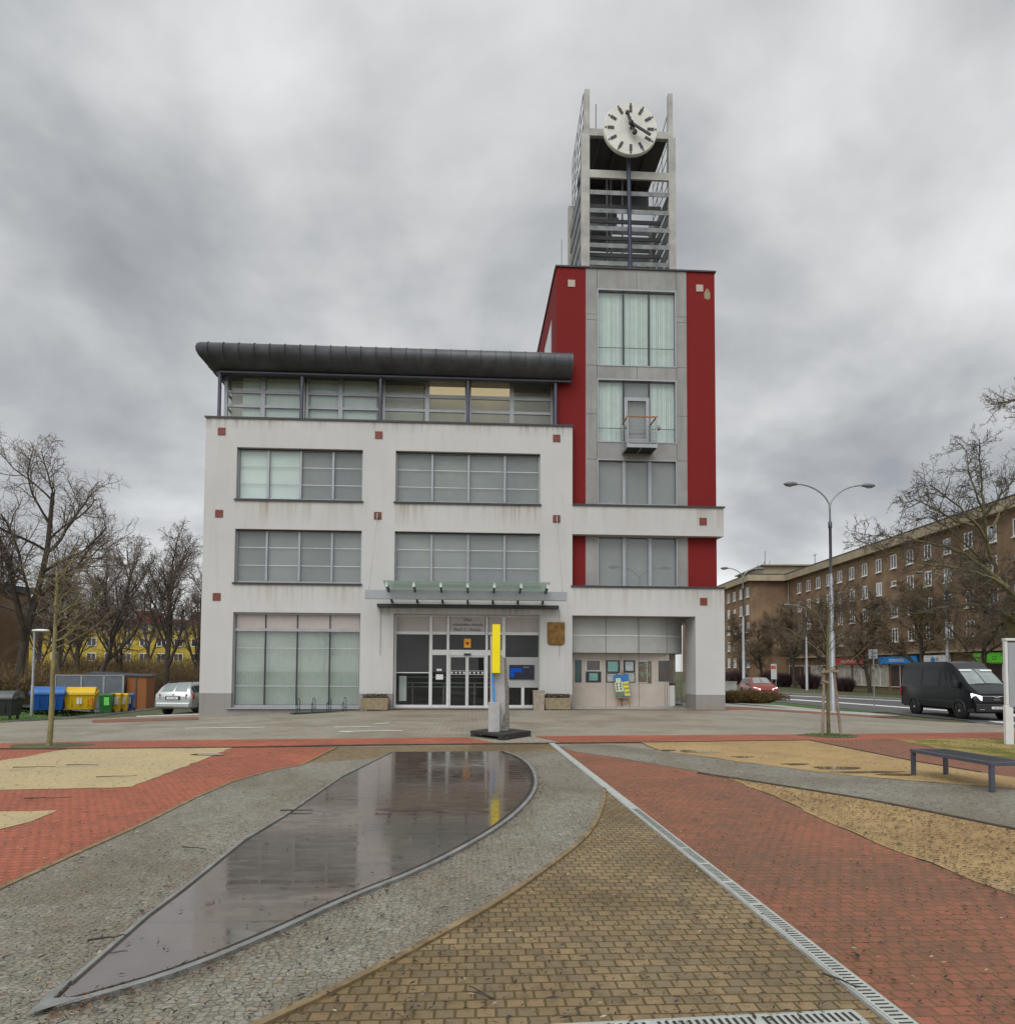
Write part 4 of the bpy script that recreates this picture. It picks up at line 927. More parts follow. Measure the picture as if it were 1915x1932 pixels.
# ---- balcony
bx0, bx1, by0, zb0, zb1 = 6.44, 7.72, 27.88, 10.98, 12.2
g = MB(); g.box(bx0, bx1, by0, by0 + .05, zb0 - .09, zb0 + .06); g.box(bx0, bx0 + .05, by0 + .05, YR, zb0 - .09, zb0 + .06); g.box(bx1 - .05, bx1, by0 + .05, YR, zb0 - .09, zb0 + .06); g.box(7.05, 7.10, by0 + .05, YR, zb0 - .09, zb0 - .04)
bal = hpart(g, 'balcony', 'steel_galv')
g = MB(); g.box(bx0 + .05, bx1 - .05, by0 + .05, YR, zb0 - .035, zb0 + .0); sub(g, 'floor_grid', 'frame_dark', bal)
for u, v_ in ((bx0 + .03, by0 + .03), (bx1 - .03, by0 + .03), (bx0 + .03, YR - .05), (bx1 - .03, YR - .05)):
    g = MB(); g.box(u - .025, u + .025, v_ - .025, v_ + .025, zb0 + .06, zb1 - .03); sub(g, 'post', 'steel_galv', bal)
g = MB()
for k in range(6):
    z = zb0 + .2 + .16 * k; r_ = .008
    g.tube([(bx0 + .05, by0 + .03, z), (bx1 - .05, by0 + .03, z)], r_, 5); g.tube([(bx0 + .03, by0 + .05, z), (bx0 + .03, YR - .07, z)], r_, 5); g.tube([(bx1 - .03, by0 + .05, z), (bx1 - .03, YR - .07, z)], r_, 5)
sub(g, 'railing_rod', 'steel_galv', bal)
g = MB(); g.box(bx0 - .02, bx1 + .02, by0, by0 + .06, zb1 - .03, zb1 + .02); g.box(bx0 - .0, bx0 + .06, by0 + .06, YR, zb1 - .03, zb1 + .02); g.box(bx1 - .06, bx1, by0 + .06, YR, zb1 - .03, zb1 + .02); sub(g, 'handrail', 'wood_rail', bal, .008)
g = MB(); g.ell((bx1 + .1, by0 + .2, zb1 - .38), (.11, .12, .14)); g.tube([(bx1 - .02, by0 + .2, zb1 - .3), (bx1 + .08, by0 + .2, zb1 - .33)], .02, 6); g.ell((bx0 + .1, by0 + .5, zb1 - .26), (.09, .12, .12)); sub(g, 'floodlight', 'concrete_light', bal)

# ---- clock tower on the roof
YC0, YC1 = 29.4, 32.9
g = MB(); g.box(4.78, 5.15, YC0, YC0 + .22, 19.0, 25.52); g.box(4.93, 5.15, YC0, YC0 + .22, 25.52, 27.55); hpart(g, 'tower_pylon', 'concrete_light', .01)
g = MB(); g.box(8.70, 9.02, YC0, YC0 + .22, 19.0, 25.52); g.box(8.70, 8.9, YC0, YC0 + .22, 25.52, 27.55); hpart(g, 'tower_pylon', 'concrete_light', .01)
for x0, x1, zt in ((4.70, 5.1, 24.6), (8.75, 9.05, 23.8)): g = MB(); g.box(x0, x1, YC1, YC1 + .25, 19, zt); hpart(g, 'tower_pylon', 'concrete_light', .01)
g = MB(); g.box(5.15, 8.70, YC0 + .02, YC0 + .2, 25.44, 25.76); hpart(g, 'tower_beam', 'concrete_light')
g = MB(); g.box(5.15, 8.70, YC0 + .2, YC1 + .1, 25.5, 25.7); g.box(5.16, 7.1, YC1 - .1, YC1 - .02, 23.5, 25.5); g.box(7.1, 8.69, YC1 - .1, YC1 - .02, 24.3, 25.5); g.box(6.4, 6.55, YC0 + .2, YC1, 25.3, 25.5); g.box(5.6, 5.72, YC0 + .2, YC1, 25.35, 25.5); g.box(7.9, 8.02, YC0 + .2, YC1, 25.35, 25.5); hpart(g, 'tower_ceiling', 'louver_dark')
g = MB(); g.box(5.15, 8.70, YC0, YC0 + .1, 23.5, 23.85); hpart(g, 'tower_beam', 'concrete_light')
for z in (22.83, 22.0, 21.2, 20.42, 19.62):
    g = MB(); g.obox((6.925, YC0 + .1, z), (1.775, 0, 0), (0, .07, .03), (0, -.01, .02)); g.box(5.15, 8.7, YC0 - .02, YC0 + .005, z - .12, z + .08); hpart(g, 'tower_louver', 'louver_grey')
for z in (23.35, 22.9, 22.45, 22.0, 21.55, 21.1, 20.65, 20.2, 19.75, 19.3):
    g = MB(); g.box(5.1, 8.75, YC1, YC1 + .05, z - .11, z + .11); hpart(g, 'tower_louver', 'louver_grey')
for z in (23.1, 22.4, 21.6, 20.8, 20.0, 19.3):
    g = MB(); g.box(5.12, 8.72, YC0 + 1.3, YC0 + 1.36, z - .09, z + .09); hpart(g, 'tower_louver', 'louver_dark')
for sx, xa in ((-1, 4.80), (1, 8.92)):
    for k in range(6):
        z = 19.32 + .78 * k; g = MB(); g.box(xa, xa + .05, YC0 + .25, YC1 - .02, z - .28, z + .28); hpart(g, 'side_louver', 'louver_grey')
    g = MB()                                   # steel lattice above the louvers, the top edge falling to the rear
    P = lambda t, s_: (xa + .08 * (sx < 0) + .02, YC0 + .22 + (YC1 - YC0 - .2) * t, 24.0 + (3.5 - .75 * t) * s_)
    for t in (0, .25, .5, .75, 1): g.tube([P(t, 0), P(t, 1)], .018, 5)
    for s_ in (0, .2, .4, .6, .8, 1): g.tube([P(0, s_), P(1, s_)], .018, 5)
    hpart(g, 'tower_lattice', 'louver_grey')
g = MB(); g.tube([(6.35, 31.5, 19), (6.35, 31.5, 25.4)], .05, 6); g.tube([(6.6, 31.8, 19), (6.6, 31.8, 25.4)], .05, 6); g.tube([(7.1, 31.6, 19), (7.1, 31.6, 25.4)], .04, 6)
g.prism([(5.3, 31.9, 23.4), (7.0, 31.9, 23.4), (6.7, 31.9, 22.7), (5.7, 31.9, 22.7)], (0, .6, 0)); hpart(g, 'tower_frame', 'louver_grey')
g = MB(); g.tube([(6.93, YC0 - .12, 19.3), (6.86, YC0 - .12, 24.35)], .085, 10); hpart(g, 'drive_shaft', 'blue_dark')
g = MB(); g.tube([(5.5, YC0 + .4, 25.7), (5.5, YC0 + .4, 27.2)], .02, 6); hpart(g, 'antenna', 'steel_post')
c0 = B(1190, 241, 28.75)
g = MB(); g.lathe([(.001, 28.98), (1.16, 28.98), (1.2, 28.95), (1.2, 28.82), (1.17, 28.78), (.001, 28.78)], (c0.x, 0, c0.z), 'y', 64, 0, True); ck = hpart(g, 'clock', 'clock_face')
ck.modifiers.new('e', 'EDGE_SPLIT').split_angle = R(35)
for k in range(12):
    t = R(30 * k); ux, uz = math.sin(t), math.cos(t)
    g = MB(); g.obox((c0.x + .88 * ux, 28.765, c0.z + .88 * uz), (.055 * uz, 0, -.055 * ux), (0, .014, 0), (.145 * ux, 0, .145 * uz)); g.lathe([(.001, -.014), (.035, -.014), (.035, .014), (.001, .014)], (c0.x + 1.1 * ux, 28.765, c0.z + 1.1 * uz), 'y', 10); sub(g, 'hour_mark', 'frame_dark', ck)
def hand(ang, L, w, yh, tail=0., ring=0., name='clock_hand'):
    t = R(ang); u = Vector((math.sin(t), 0, math.cos(t))); v_ = Vector((u.z, 0, -u.x)); c = Vector((c0.x, yh, c0.z))
    g = MB(); g.obox(c + u * (L - tail) / 2, u * (L + tail) / 2, v_ * w / 2, (0, .03, 0))
    if ring: g.lathe([(.001, -.035), (ring, -.035), (ring, .035), (.001, .035)], tuple(c + u * L), 'y', 16)
    if tail: g.lathe([(.05, -.04), (.105, -.04), (.105, .04), (.05, .04), (.05, -.04)], tuple(c - u * tail), 'y', 16)
    sub(g, name, 'black_paint', ck)
hand(339.5, .56, .12, 28.56, .36, .09, 'hour_hand'); hand(121, .94, .10, 28.50, .06, 0, 'minute_hand')
g = MB(); g.tube([(c0.x, 28.78, c0.z), (c0.x, 28.46, c0.z)], .05, 10); sub(g, 'arbor', 'black_paint', ck)

# ---- curved glazing of the gallery under the tower
YL = 29.1; path = [(4.27, YL), (5.6, YL), (7.2, YL + .02), (8.1, YL + .14), (8.8, YL + .42), (9.3, YL + .9), (9.58, YL + 1.5), (9.68, YL + 2.2), (9.7, YL + 4.5), (9.7, YL + 8.6)]
pth = smooth(path, 2)
def ribbon(z0, z1, mat, name, off=0., par=None, th=0):
    g = MB(); n = len(pth)
    vs = [(p.x, p.y - off, z) for p in pth for z in (z0, z1)]
    g.add(vs, [(2 * i, 2 * i + 2, 2 * i + 3, 2 * i + 1) for i in range(n - 1)], 0, True)
    return hpart(g, name, mat) if par is None else sub(g, name, mat, par)
zg1, zg2 = B(1150, 1231.5, YL).z, B(1150, 1199, YL).z
gl = ribbon(.06, zg1, 'glass_gallery', 'gallery_glass'); ribbon(zg1, 3.93, 'spandrel_grey', 'gallery_sky_band', .0)  # opaque grey band, sky reflection in the upper glass put into its colour
ribbon(zg2 - .025, zg2 + .025, 'frame_white', 'gallery_rail', .02); ribbon(-.02, .1, 'drain_concrete', 'gallery_plinth', .03)
g = MB()
for px in (1241, 1312 - 0, 1182, 1300): pass
for px in (1183, 1245, 1298): u = B(px - 40, 1250, YL).x; g.box(u - .006, u + .006, YL - .012, YL + .005, .1, 3.9)
sub(g, 'glass_joint', 'frame_dark', gl)
g = MB(); g.box(4.27, 9.4, YL + .9, 38, -.08, .03); g.box(4.27, 8.0, YL + .1, YL + .9, -.08, .03); hpart(g, 'gallery_floor', 'spandrel_pink')
YB = YL + .42
g = MB(); g.box(4.27, B(1262, 1300, YB).x, YB, YB + .06, .05, 2.62); hpart(g, 'exhibition_board', 'board_pink')
g = MB()
for px in (1171, 1237 + 17): u = B(px, 1300, YB).x; g.box(u - .008, u + .008, YB - .004, YB, .05, 2.6)
hpart(g, 'board_joint', 'shop_dark')
g = MB(); g.box(4.3, 9.55, 31.6, 31.7, .03, 3.9); hpart(g, 'gallery_wall', 'cream_wall')
# pictures shown on the boards, each hung on its own
def gx_(cx_): return B((1600 + .26109 * cx_) * .64413, 1268, YB).x
def gz_(cy_): return B(1180, (1880 + .26109 * cy_) * .64413, YB).z
def picture(a, b, c, d, art, frame, label, m=.05, mat2=None):
    x0, x1, z1, z0 = gx_(a), gx_(b), gz_(c), gz_(d); t = thing('picture', label, 'picture', ((x0 + x1) / 2, YB, (z0 + z1) / 2), 0, 'pictures on the gallery boards')
    w_, h_ = (x1 - x0) / 2, (z1 - z0) / 2
    g = MB(); g.box(-w_, w_, -.02, -.001, -h_, h_); g.build('mount', frame, t)
    g = MB(); g.box(-w_ * (1 - m * 4), w_ * (1 - m * 4), -.026, -.021, -h_ * (1 - m * 3), h_ * (1 - m * 3)); g.build('print', art, t)
picture(322, 395, 208, 455, 'art_blue', 'mat_board_black', 'tall dark blue picture at the left end of the gallery boards', .01)
picture(442, 612, 208, 325, 'art_red', 'paper_white', 'reddish landscape picture above a dark mounted print in the gallery', .03)
picture(442, 614, 335, 455, 'art_teal', 'mat_board_black', 'small teal print in a wide black mount, lower picture beside the reddish one', .11)
picture(667, 824, 207, 348, 'art_teal', 'mat_board_black', 'teal print in black mount, upper picture directly above the easel', .07)
picture(667, 800, 352, 455, 'art_grey', 'mat_board_black', 'grey print in black mount, partly hidden behind the easel on its left', .05)
picture(864, 995, 207, 340, 'art_grey', 'mat_board_black', 'grey upright print in black mount, upper picture right of the easel', .08)
picture(868, 995, 345, 455, 'art_grey', 'mat_board_black', 'pale print in thin black mount, lower picture right of the easel', .04)
picture(1022, 1130, 212, 462, 'art_mixed', 'paper_white', 'tall multicoloured picture with a dark red figure shape in the gallery', .02)
picture(1133, 1178, 215, 462, 'art_mixed', 'art_dark', 'narrow greenish strip picture beside the tall multicoloured one', .02)
picture(1258, 1410, 210, 440, 'art_dark', 'mat_board_black', 'square dark picture at the right end of the gallery boards', .01)
# easel with a town view
YZ = YL + .20
ea = thing('easel', 'wooden easel standing behind the gallery glass', 'easel', (gx_(850), YZ + .05, .06))
for p, q in (((-.28, -.12, 0), (-.2, .03, .42)), ((.28, -.12, 0), (.22, .03, .42)), ((0, .16, 0), (0, .1, 1.6))): g = MB(); g.bar(p, q, .035, .025); g.build('leg', 'easel_wood', ea)
g = MB(); g.box(-.32, .36, -.1, -.02, .39, .43); g.bar((-.25, -.09, .2), (.26, -.09, .2), .03, .03); g.build('crossbar', 'easel_wood', ea)
pa = thing('painting', 'tilted painting of pale and yellow houses under blue sky, standing on the easel', 'painting', (gx_(850), YZ - .02, .71), 0)
pa.rotation_euler = (R(-7), R(-5), 0)
pa.scale = (.78, 1, .68); pa.location.z = .50
g = MB(); g.box(-.40, .40, -.02, .0, 0, 1.42); g.build('canvas', 'paint_sky', pa)
g = MB(); g.box(-.40, .05, -.027, -.021, .35, .95); g.box(-.32, -.05, -.027, -.021, .95, 1.2); g.build('painted_house', 'paint_pale', pa)
g = MB(); g.box(.08, .38, -.027, -.021, .05, .95); g.build('painted_house', 'paint_yellow', pa)
g = MB(); g.box(-.40, .06, -.027, -.021, .02, .33); g.build('painted_ground', 'paint_ground', pa)
g = MB()
for i in range(4):
    for j in range(3):
        if i < 2: g.box(-.36 + .2 * i + .03, -.36 + .2 * i + .11, -.031, -.028, .45 + .17 * j, .56 + .17 * j)
        g.box(.12 + .07 * i, .155 + .07 * i, -.031, -.028, .2 + .25 * j, .32 + .25 * j)
g.build('painted_window', 'mat_board_black', pa)
wb = thing('waste_cabinet', 'pale cabinet with a dark slot standing at the right in the gallery', 'cabinet', (gx_(1375), YB + .3, .05))
g = MB(); g.box(-.27, .27, -.2, .2, 0, .95); g.build('body', 'paper_white', wb, bev=.01)
g = MB(); g.box(-.3, .3, -.215, -.205, .95, 1.06); g.box(-.26, -.22, -.215, -.205, 0, .95); g.build('trim', 'shop_dark', wb)

# ---------------------------------------------------------------- things on the square
def planter(px0, px1, label):
    Yp = 27.95; x0, x1 = B(px0, 1340, Yp).x, B(px1, 1340, Yp).x; z = hz((x0 + x1) / 2, Yp); w_ = (x1 - x0) / 2
    t = thing('planter', label, 'planter', ((x0 + x1) / 2, Yp + .2, z), 0, 'stone planters by the entrance')
    g = MB(); a, b = w_, w_ * .93
    vs = [(-b, -.2, .03), (b, -.2, .03), (b, .2, .03), (-b, .2, .03), (-a, -.25, .5), (a, -.25, .5), (a, .25, .5), (-a, .25, .5), (-a + .06, -.19, .5), (a - .06, -.19, .5), (a - .06, .19, .5), (-a + .06, .19, .5), (-a + .06, -.19, .42), (a - .06, -.19, .42), (a - .06, .19, .42), (-a + .06, .19, .42)]
    g.add(vs, [(3, 2, 1, 0), (0, 1, 5, 4), (1, 2, 6, 5), (2, 3, 7, 6), (3, 0, 4, 7), (4, 5, 9, 8), (5, 6, 10, 9), (6, 7, 11, 10), (7, 4, 8, 11), (8, 9, 13, 12), (9, 10, 14, 13), (10, 11, 15, 14), (11, 8, 12, 15), (12, 13, 14, 15)])
    g.box(-b * .8, -b * .6, -.18, .18, -.04, .029); g.box(b * .6, b * .8, -.18, .18, -.04, .029)
    g.build('trough', 'planter_stone', t, bev=.012)
    for nm, mt, sd, n_ in (('plants', 'leaf_plum', 1, 420), ('plants', 'leaf_green', 2, 300)):
        r = random.Random(sd + int(px0)); g = MB()
        for _ in range(n_):
            c = Vector((r.uniform(-w_ + .05, w_ - .05), r.uniform(-.2, .2), .46 + .2 * r.random() ** 1.5)); L = r.uniform(.02, .05); d = Vector((r.gauss(0, 1), r.gauss(0, 1), r.uniform(.2, 1.2))).normalized(); e = d.cross(Vector((r.random(), r.random(), .3))).normalized() * L * .5
            g.add([c - d * L, c + e, c + d * L, c - e], [(0, 1, 2, 3)])
            if r.random() < .15: g.add([(c.x, c.y, .42), (c.x + .006, c.y, .42), c], [(0, 1, 2)])
        g.build(nm, mt, t)
    return t
planter(681, 733, 'stone trough with low plants left of the entrance, by the bicycle rack')
planter(1027.5, 1077.5, 'stone trough with plum coloured plants under the bronze plaque')
p = B(1016.5, 1338, 28.0); z = hz(p.x, 28)
g = MB(); g.prism([(-.21, -.2, 0), (.21, -.2, 0), (.225, -.215, .74), (-.225, -.215, .74)], (0, .42, 0)); g.box(-.235, .235, -.225, .235, .741, .80); g.box(-.2, .2, -.23, -.2255, .755, .785)
solid(g, 'litter_bin', 'bin_stone', 'square exposed concrete litter bin between the entrance and the right planter', 'litter bin', (p.x, 28.1, z), bev=.01)

a, b = G(553, 1348.3), G(655, 1342.3); d = (b - a).xy.normalized(); t = thing('bicycle_rack', 'dark green four loop bicycle rack in front of the curtained window', 'bicycle rack', a, math.atan2(d.y, d.x))
L = (b - a).xy.length; g = MB(); g.box(0, L, -.02, .03, .01, .05); g.box(0, L, .33, .37, .01, .05); g.build('base_rail', 'rack_green', t)
for f_ in (.10, .38, .67, .965):
    u = L * f_; g = MB()
    for s_ in (-.045, .045): g.tube([(u + s_, .0, .03), (u + s_, .0, .5), (u + s_ * .9, .02, .56), (u + s_ * .4, .05, .61), (u, .06, .62)], .014, 6)
    g.tube([(u - .045, .0, .3), (u - .03, .17, .42), (u, .3, .3), (u + .03, .34, .05)], .012, 6); g.tube([(u - .05, 0, .22), (u + .05, 0, .22)], .012, 6); g.build('loop', 'rack_green', t)

# sculpture
sx = .78; sp = thing('sculpture', 'abstract sculpture of stone slabs, yellow box and blue rod on black base', 'sculpture', (sx, 17.1, 0))
SO = (sx, 17.1, 0)
def sb(mb, name, mat, bev=0): return mb.build(name, mat, sp, SO, bev)
q = [G(887, 1389), G(950, 1397.3), G(1002, 1389)]; q.append(q[0] + q[2] - q[1]); cq = (q[0] + q[2]) / 2
g = MB(); g.prism([(v.x, v.y, .075) for v in q], (0, 0, .06))
for v in q: w_ = cq.lerp(v, .84); g.box(w_.x - .11, w_.x + .11, w_.y - .11, w_.y + .11, .0, .074)
g.prism([tuple((q[1].lerp(q[2], f_)).xy) + (z,) for f_, z in ((.02, .01), (.98, .01), (.98, .075), (.02, .075))], (-.03, .02, 0))
sb(g, 'base', 'base_black', .006)
def S(cx_, cy_, Y): return B(869.6 + .13336 * cx_, 1159.4 + .13336 * cy_, Y)
Ys = 17.05
fr = [S(414, 1700, Ys), S(570, 1700, Ys), S(600, 1450, Ys), S(625, 1380, Ys), S(628, 1150, Ys), S(615, 930, Ys), S(608, 600, Ys), S(556, 592, Ys), S(556, 300, Ys), S(414, 300, Ys)]
for v in fr: v.z = max(v.z, .136)
g = MB(); g.prism([tuple(v) for v in fr], (.03, .26, 0)); sb(g, 'smooth_slab', 'stone_slab', .006)
r = random.Random(5); ed = []
for cx_, cy_ in ((570, 1690), (600, 1450), (627, 1380), (630, 1150), (617, 930), (612, 610)): v = S(cx_, cy_, Ys + .02); v.z = max(v.z, .136); ed.append(v)
rt_ = []
for cx_, cy_ in ((622, 610), (636, 760), (640, 900), (656, 1010), (664, 1150), (662, 1260), (668, 1380), (674, 1470), (664, 1560), (668, 1690)): v = S(cx_ + r.uniform(-5, 5), cy_, Ys + .12); v.z = max(v.z, .136); rt_.append(v)
g = MB(); poly = [tuple(v) for v in ed] + [tuple(v) for v in rt_]
g.prism(poly, (.04, .22, 0)); ro = sb(g, 'rough_slab', 'stone_rough')
c0_, c1_ = S(389, 1690, 16.75), S(550, 1246, 16.75)
g = MB(); g.box(c0_.x, c1_.x, 16.75, 17.03, .136, c1_.z); sb(g, 'stone_block', 'stone_slab', .006)
g = MB(); g.tube([S(470, 1250, 16.9), S(455, 1000, 16.95), S(450, 820, 16.97)], .026, 8); sb(g, 'blue_rod', 'blue_paint')
c0_, c1_ = S(442, 828, 16.9), S(556, 142, 16.9)
g = MB(); g.box(c0_.x, c1_.x, 16.86, 17.06, c0_.z, c1_.z); sb(g, 'yellow_box', 'yellow_paint', .004)

# bench
b0, b1, b2 = G(1723, 1463.5), G(1767, 1462), G(1871, 1496.5)
L = (b2 - b0).xy.length; an = math.atan2((b0 - b2).y, (b0 - b2).x)
t = thing('bench', 'backless bench of black flat steel with a slatted seat', 'bench', (b2.x, b2.y, 0), an)
W_ = -.55; hb = .42
for u, v_ in ((0, 0), (L, 0), (0, W_), (L, W_)):
    g = MB(); g.prism([(u - .022 + .0, v_ - .03, 0), (u + .022, v_ - .03, 0), (u + .022, v_ - .03, hb - .051), (u - .022, v_ - .03, hb - .051)], (0, .06, 0)); g.build('leg', 'steel_post', t, bev=.004)
g = MB(); g.box(-.03, L + .03, -.012, .035, hb - .05, hb); g.box(-.03, L + .03, W_ - .035, W_ + .012, hb - .05, hb); g.box(-.03, .012, W_ + .013, -.013, hb - .05, hb + .002); g.box(L - .012, L + .03, W_ + .013, -.013, hb - .05, hb + .002); g.build('frame', 'steel_post', t, bev=.004)
g = MB(); v_ = -.045
while v_ > W_ + .03: g.box(.013, L - .013, v_ - .012, v_ + .012, hb - .028, hb - .004); v_ -= .036
g.build('slats', 'frame_dark', t)

# notice board at the right edge
p = G(1903, 1405.5); t = thing('notice_board', 'grey two post notice board at the right edge of the square', 'notice board', (p.x, p.y, hz(p.x, p.y)), R(-8))
for u in (0, 1.62): g = MB(); g.box(u - .085, u + .085, -.05, .05, 0, .9); g.box(u - .06, u + .0, -.05, .05, .9, 2.36); g.build('post', 'lamp_white' if 0 else 'frame_white', t, bev=.012)
g = MB(); g.box(0.002, 1.56, -.06, .06, .86, 2.32); g.build('panel', 'frame_grey', t, bev=.01)
g = MB(); g.box(-.06, 1.62, -.075, .075, 2.361, 2.42); g.build('roof_strip', 'frame_white', t, bev=.01)

# road sign seen from behind
p = G(1649, 1339.5); t = thing('road_sign', 'square road sign seen from its grey back on a thin post', 'road sign', p)
zc = Dp(1649, 1234, (p - CAM).dot(FW)).z - p.z; hs = .27
g = MB(); g.tube([(0, 0, 0), (0, 0, zc + hs)], .034, 8); g.build('post', 'pole_galv', t)
g = MB(); g.box(-hs, hs, .03, .045, zc - hs, zc + hs); g.build('panel', 'steel_galv', t, bev=.006)
g = MB(); g.box(-.13, .13, -.03, .03, zc - hs * .65, zc - hs * .5); g.box(-.13, .13, -.03, .03, zc + hs * .5, zc + hs * .62); g.build('clamp', 'steel_post', t)

# street lamps
def lamp_post(p, Hf, label, arms=(-1, 1), reach=1.5, rise=.95, rz=0., group='street lamps with curved arms', pm='pole_galv'):
    t = thing('street_lamp', label, 'street lamp', p, rz, group)
    g = MB(); h = Hf / 8.3
    prof_ = [(.18, 0), (.18, .03), (.152, .04), (.148, 3.15 * h), (.115, 3.2 * h), (.11, 5.4 * h), (.078, 5.45 * h), (.075, 5.6 * h)]
    g.lathe(prof_, (0, 0, 0), 'z', 14); g.build('pole', pm, t)
    g = MB(); g.lathe([(.078, 5.6 * h), (.074, 7.45 * h), (.10, 7.47 * h), (.10, 7.72 * h), (.052, 7.74 * h), (.04, Hf)], (0, 0, 0), 'z', 12); g.build('upper_pole', 'pole_dark', t)
    for s_ in arms:
        g = MB(); pts = [(0, 0, Hf - .5)] + [(s_ * (reach - .08) * (1 - math.cos(f_)) ** .9, 0, Hf + rise * math.sin(f_)) for f_ in [R(90) * i / 9 for i in range(10)]]
        g.tube(pts, .044, 8); a = g.build('arm', 'pole_galv', t)
        g = MB(); e = Vector((s_ * reach, 0, Hf + rise)); n_ = 10; vs = []
        for i, (u, w_, zt, zb) in enumerate(((-.1, .06, .06, -.06), (.0, .12, .11, -.08), (.22, .16, .13, -.12), (.46, .14, .11, -.14), (.64, .06, .04, -.05))):
            for k in range(n_):
                th = 2 * math.pi * k / n_; sz = math.sin(th); vs.append((e.x + s_ * u, e.y + w_ * math.cos(th), e.z + (zt if sz > 0 else -zb) * sz))
        g.add(vs, [(i * n_ + k, i * n_ + (k + 1) % n_, (i + 1) * n_ + (k + 1) % n_, (i + 1) * n_ + k) for i in range(4) for k in range(n_)], 0, True); g.add(vs, [tuple(range(n_)), tuple(range(4 * n_, 5 * n_))])
        hd = g.build('lamp_head', 'lamp_shell', t)
        g = MB(); g.ell((e.x + s_ * .3, e.y, e.z - .07), (.17, .10, .09)); g.build('lens', 'lamp_lens', t)
    return t
p = G(1571, 1342.8); Zl = (p - CAM).dot(FW); Hf = Dp(1566, 954, Zl).z - p.z
lp = lamp_post(p, Hf, 'tall street lamp with two curved arms at the edge of the square', reach=Dp(1633, 909, Zl).x - Dp(1566, 909, Zl).x, rise=(954 - 909.5) / 1300 * Zl)
Z2 = Zl * (1266 - 954) / (1266.5 - 1090)
p2 = Dp(1403, 1300, Z2); p2.z = hz(p2.x, p2.y)
l2 = lamp_post(p2, Dp(1403, 1090, Z2).z - p2.z, 'smaller looking two armed street lamp further down the road, in front of the red car', reach=1.5, rise=.95)
for px, py, z_, lb in ((1522, 1150, 80, 'distant one armed street lamp before the brown block, between bare trees'), (1788, 1092, 57, 'one armed street lamp rising behind the dark van')):
    p = Dp(px, 1290, z_); p.z = -.6; lamp_post(p, Dp(px, py, z_).z + .6, lb, (-1,), 2.0, .55, R(0))
lamp_post((12.2, 9.0, 0), 8.1, 'two armed street lamp that only shows mirrored in a window of the red tower', rz=R(0), reach=1.6)
p = G(60.5, 1350.5); Zq = (p - CAM).dot(FW); h = Dp(66, 1190, Zq).z - p.z
t = thing('park_lamp', 'low park lamp with a flat white head by the waste containers', 'lamp', p)
g = MB(); g.lathe([(.075, 0), (.075, h * .36), (.055, h * .37), (.05, h)], (0, 0, 0), 'z', 10); g.build('pole', 'pole_galv', t)
g = MB(); g.ell((.3, 0, h + .02), (.46, .2, .08)); g.build('lamp_head', 'lamp_white', t)
g = MB(); g.ell((.3, 0, h - .03), (.3, .14, .06)); g.build('lens', 'lamp_lens', t)

# ---------------------------------------------------------------- waste containers, shed, cabinet
def skip_bin(px, py, body, lid, label, rz, grp, open_=False, s=1., kind='waste_container'):
    p = G(px, py); t = thing(kind, label, 'waste container', p, rz, grp); t.scale = (s, s, s)
    g = MB(); a, b, z0, z1 = .60, .69, .22, 1.02
    vs = [(-a, -.42, z0), (a, -.42, z0), (a, .42, z0), (-a, .42, z0), (-b, -.54, z1), (b, -.54, z1), (b, .54, z1), (-b, .54, z1)]
    g.add(vs, [(3, 2, 1, 0), (0, 1, 5, 4), (1, 2, 6, 5), (2, 3, 7, 6), (3, 0, 4, 7), (4, 5, 6, 7)])
    g.box(-b - .03, b + .03, -.57, -.541, z1 - .07, z1 - .005); g.box(-b - .03, b + .03, .541, .57, z1 - .07, z1 - .005); g.box(-b - .03, -b - .001, -.54, .54, z1 - .07, z1 - .005); g.box(b + .001, b + .03, -.54, .54, z1 - .07, z1 - .005)
    for u in (-.35, 0, .35): g.box(u - .02, u + .02, -.53, -.47, .4, z1 - .075)
    g.build('body', body, t, bev=.02)
    g = MB(); n_ = 10; arcp = [(math.cos(math.pi * i / n_) * .56, z1 + .01 + math.sin(math.pi * i / n_) * .33) for i in range(n_ + 1)]
    vs = [(x, y, z) for y, z in arcp for x in (-b, b)]
    g.add(vs, [(2 * i, 2 * i + 1, 2 * i + 3, 2 * i + 2) for i in range(n_)], 0, True)
    for s_ in (-1, 1): g.add([(s_ * b, y, z) for y, z in arcp], [tuple(range(n_ + 1))]); g.lathe([(.001, -.035), (.13, -.035), (.13, .035), (.001, .035)], (s_ * (b + .06), .05, z1 + .05), 'x', 12); g.bar((s_ * (b + .06), -.5, z1 + .02), (s_ * (b + .06), .1, z1 + .12), .06, .09)
    g.build('lid', lid, t)
    for u in (-.5, .5):
        for v_ in (-.34, .34):
            g = MB(); g.lathe([(.001, -.025), (.09, -.025), (.1, 0), (.09, .025), (.001, .025)], (u, v_, .1), 'x', 12); g.box(u - .035, u + .035, v_ - .05, v_ + .05, .12, .22); g.build('castor', 'plastic_black', t)
    return t
GB = 'large wheeled waste containers on the lawn'
skip_bin(4, 1358.5, 'bin_black', 'bin_lid_grey', 'black waste container with a dull grey lid at the left edge', R(6), GB, s=1.0)
bb = skip_bin(93, 1347.5, 'bin_blue', 'bin_blue_lid', 'blue waste container with domed lid behind the young tree', R(22), GB, s=1.08)
yb = skip_bin(153, 1346., 'bin_yellow', 'bin_yellow', 'big yellow waste container with its lid arm raised beside the blue one', R(20), GB, s=1.05)
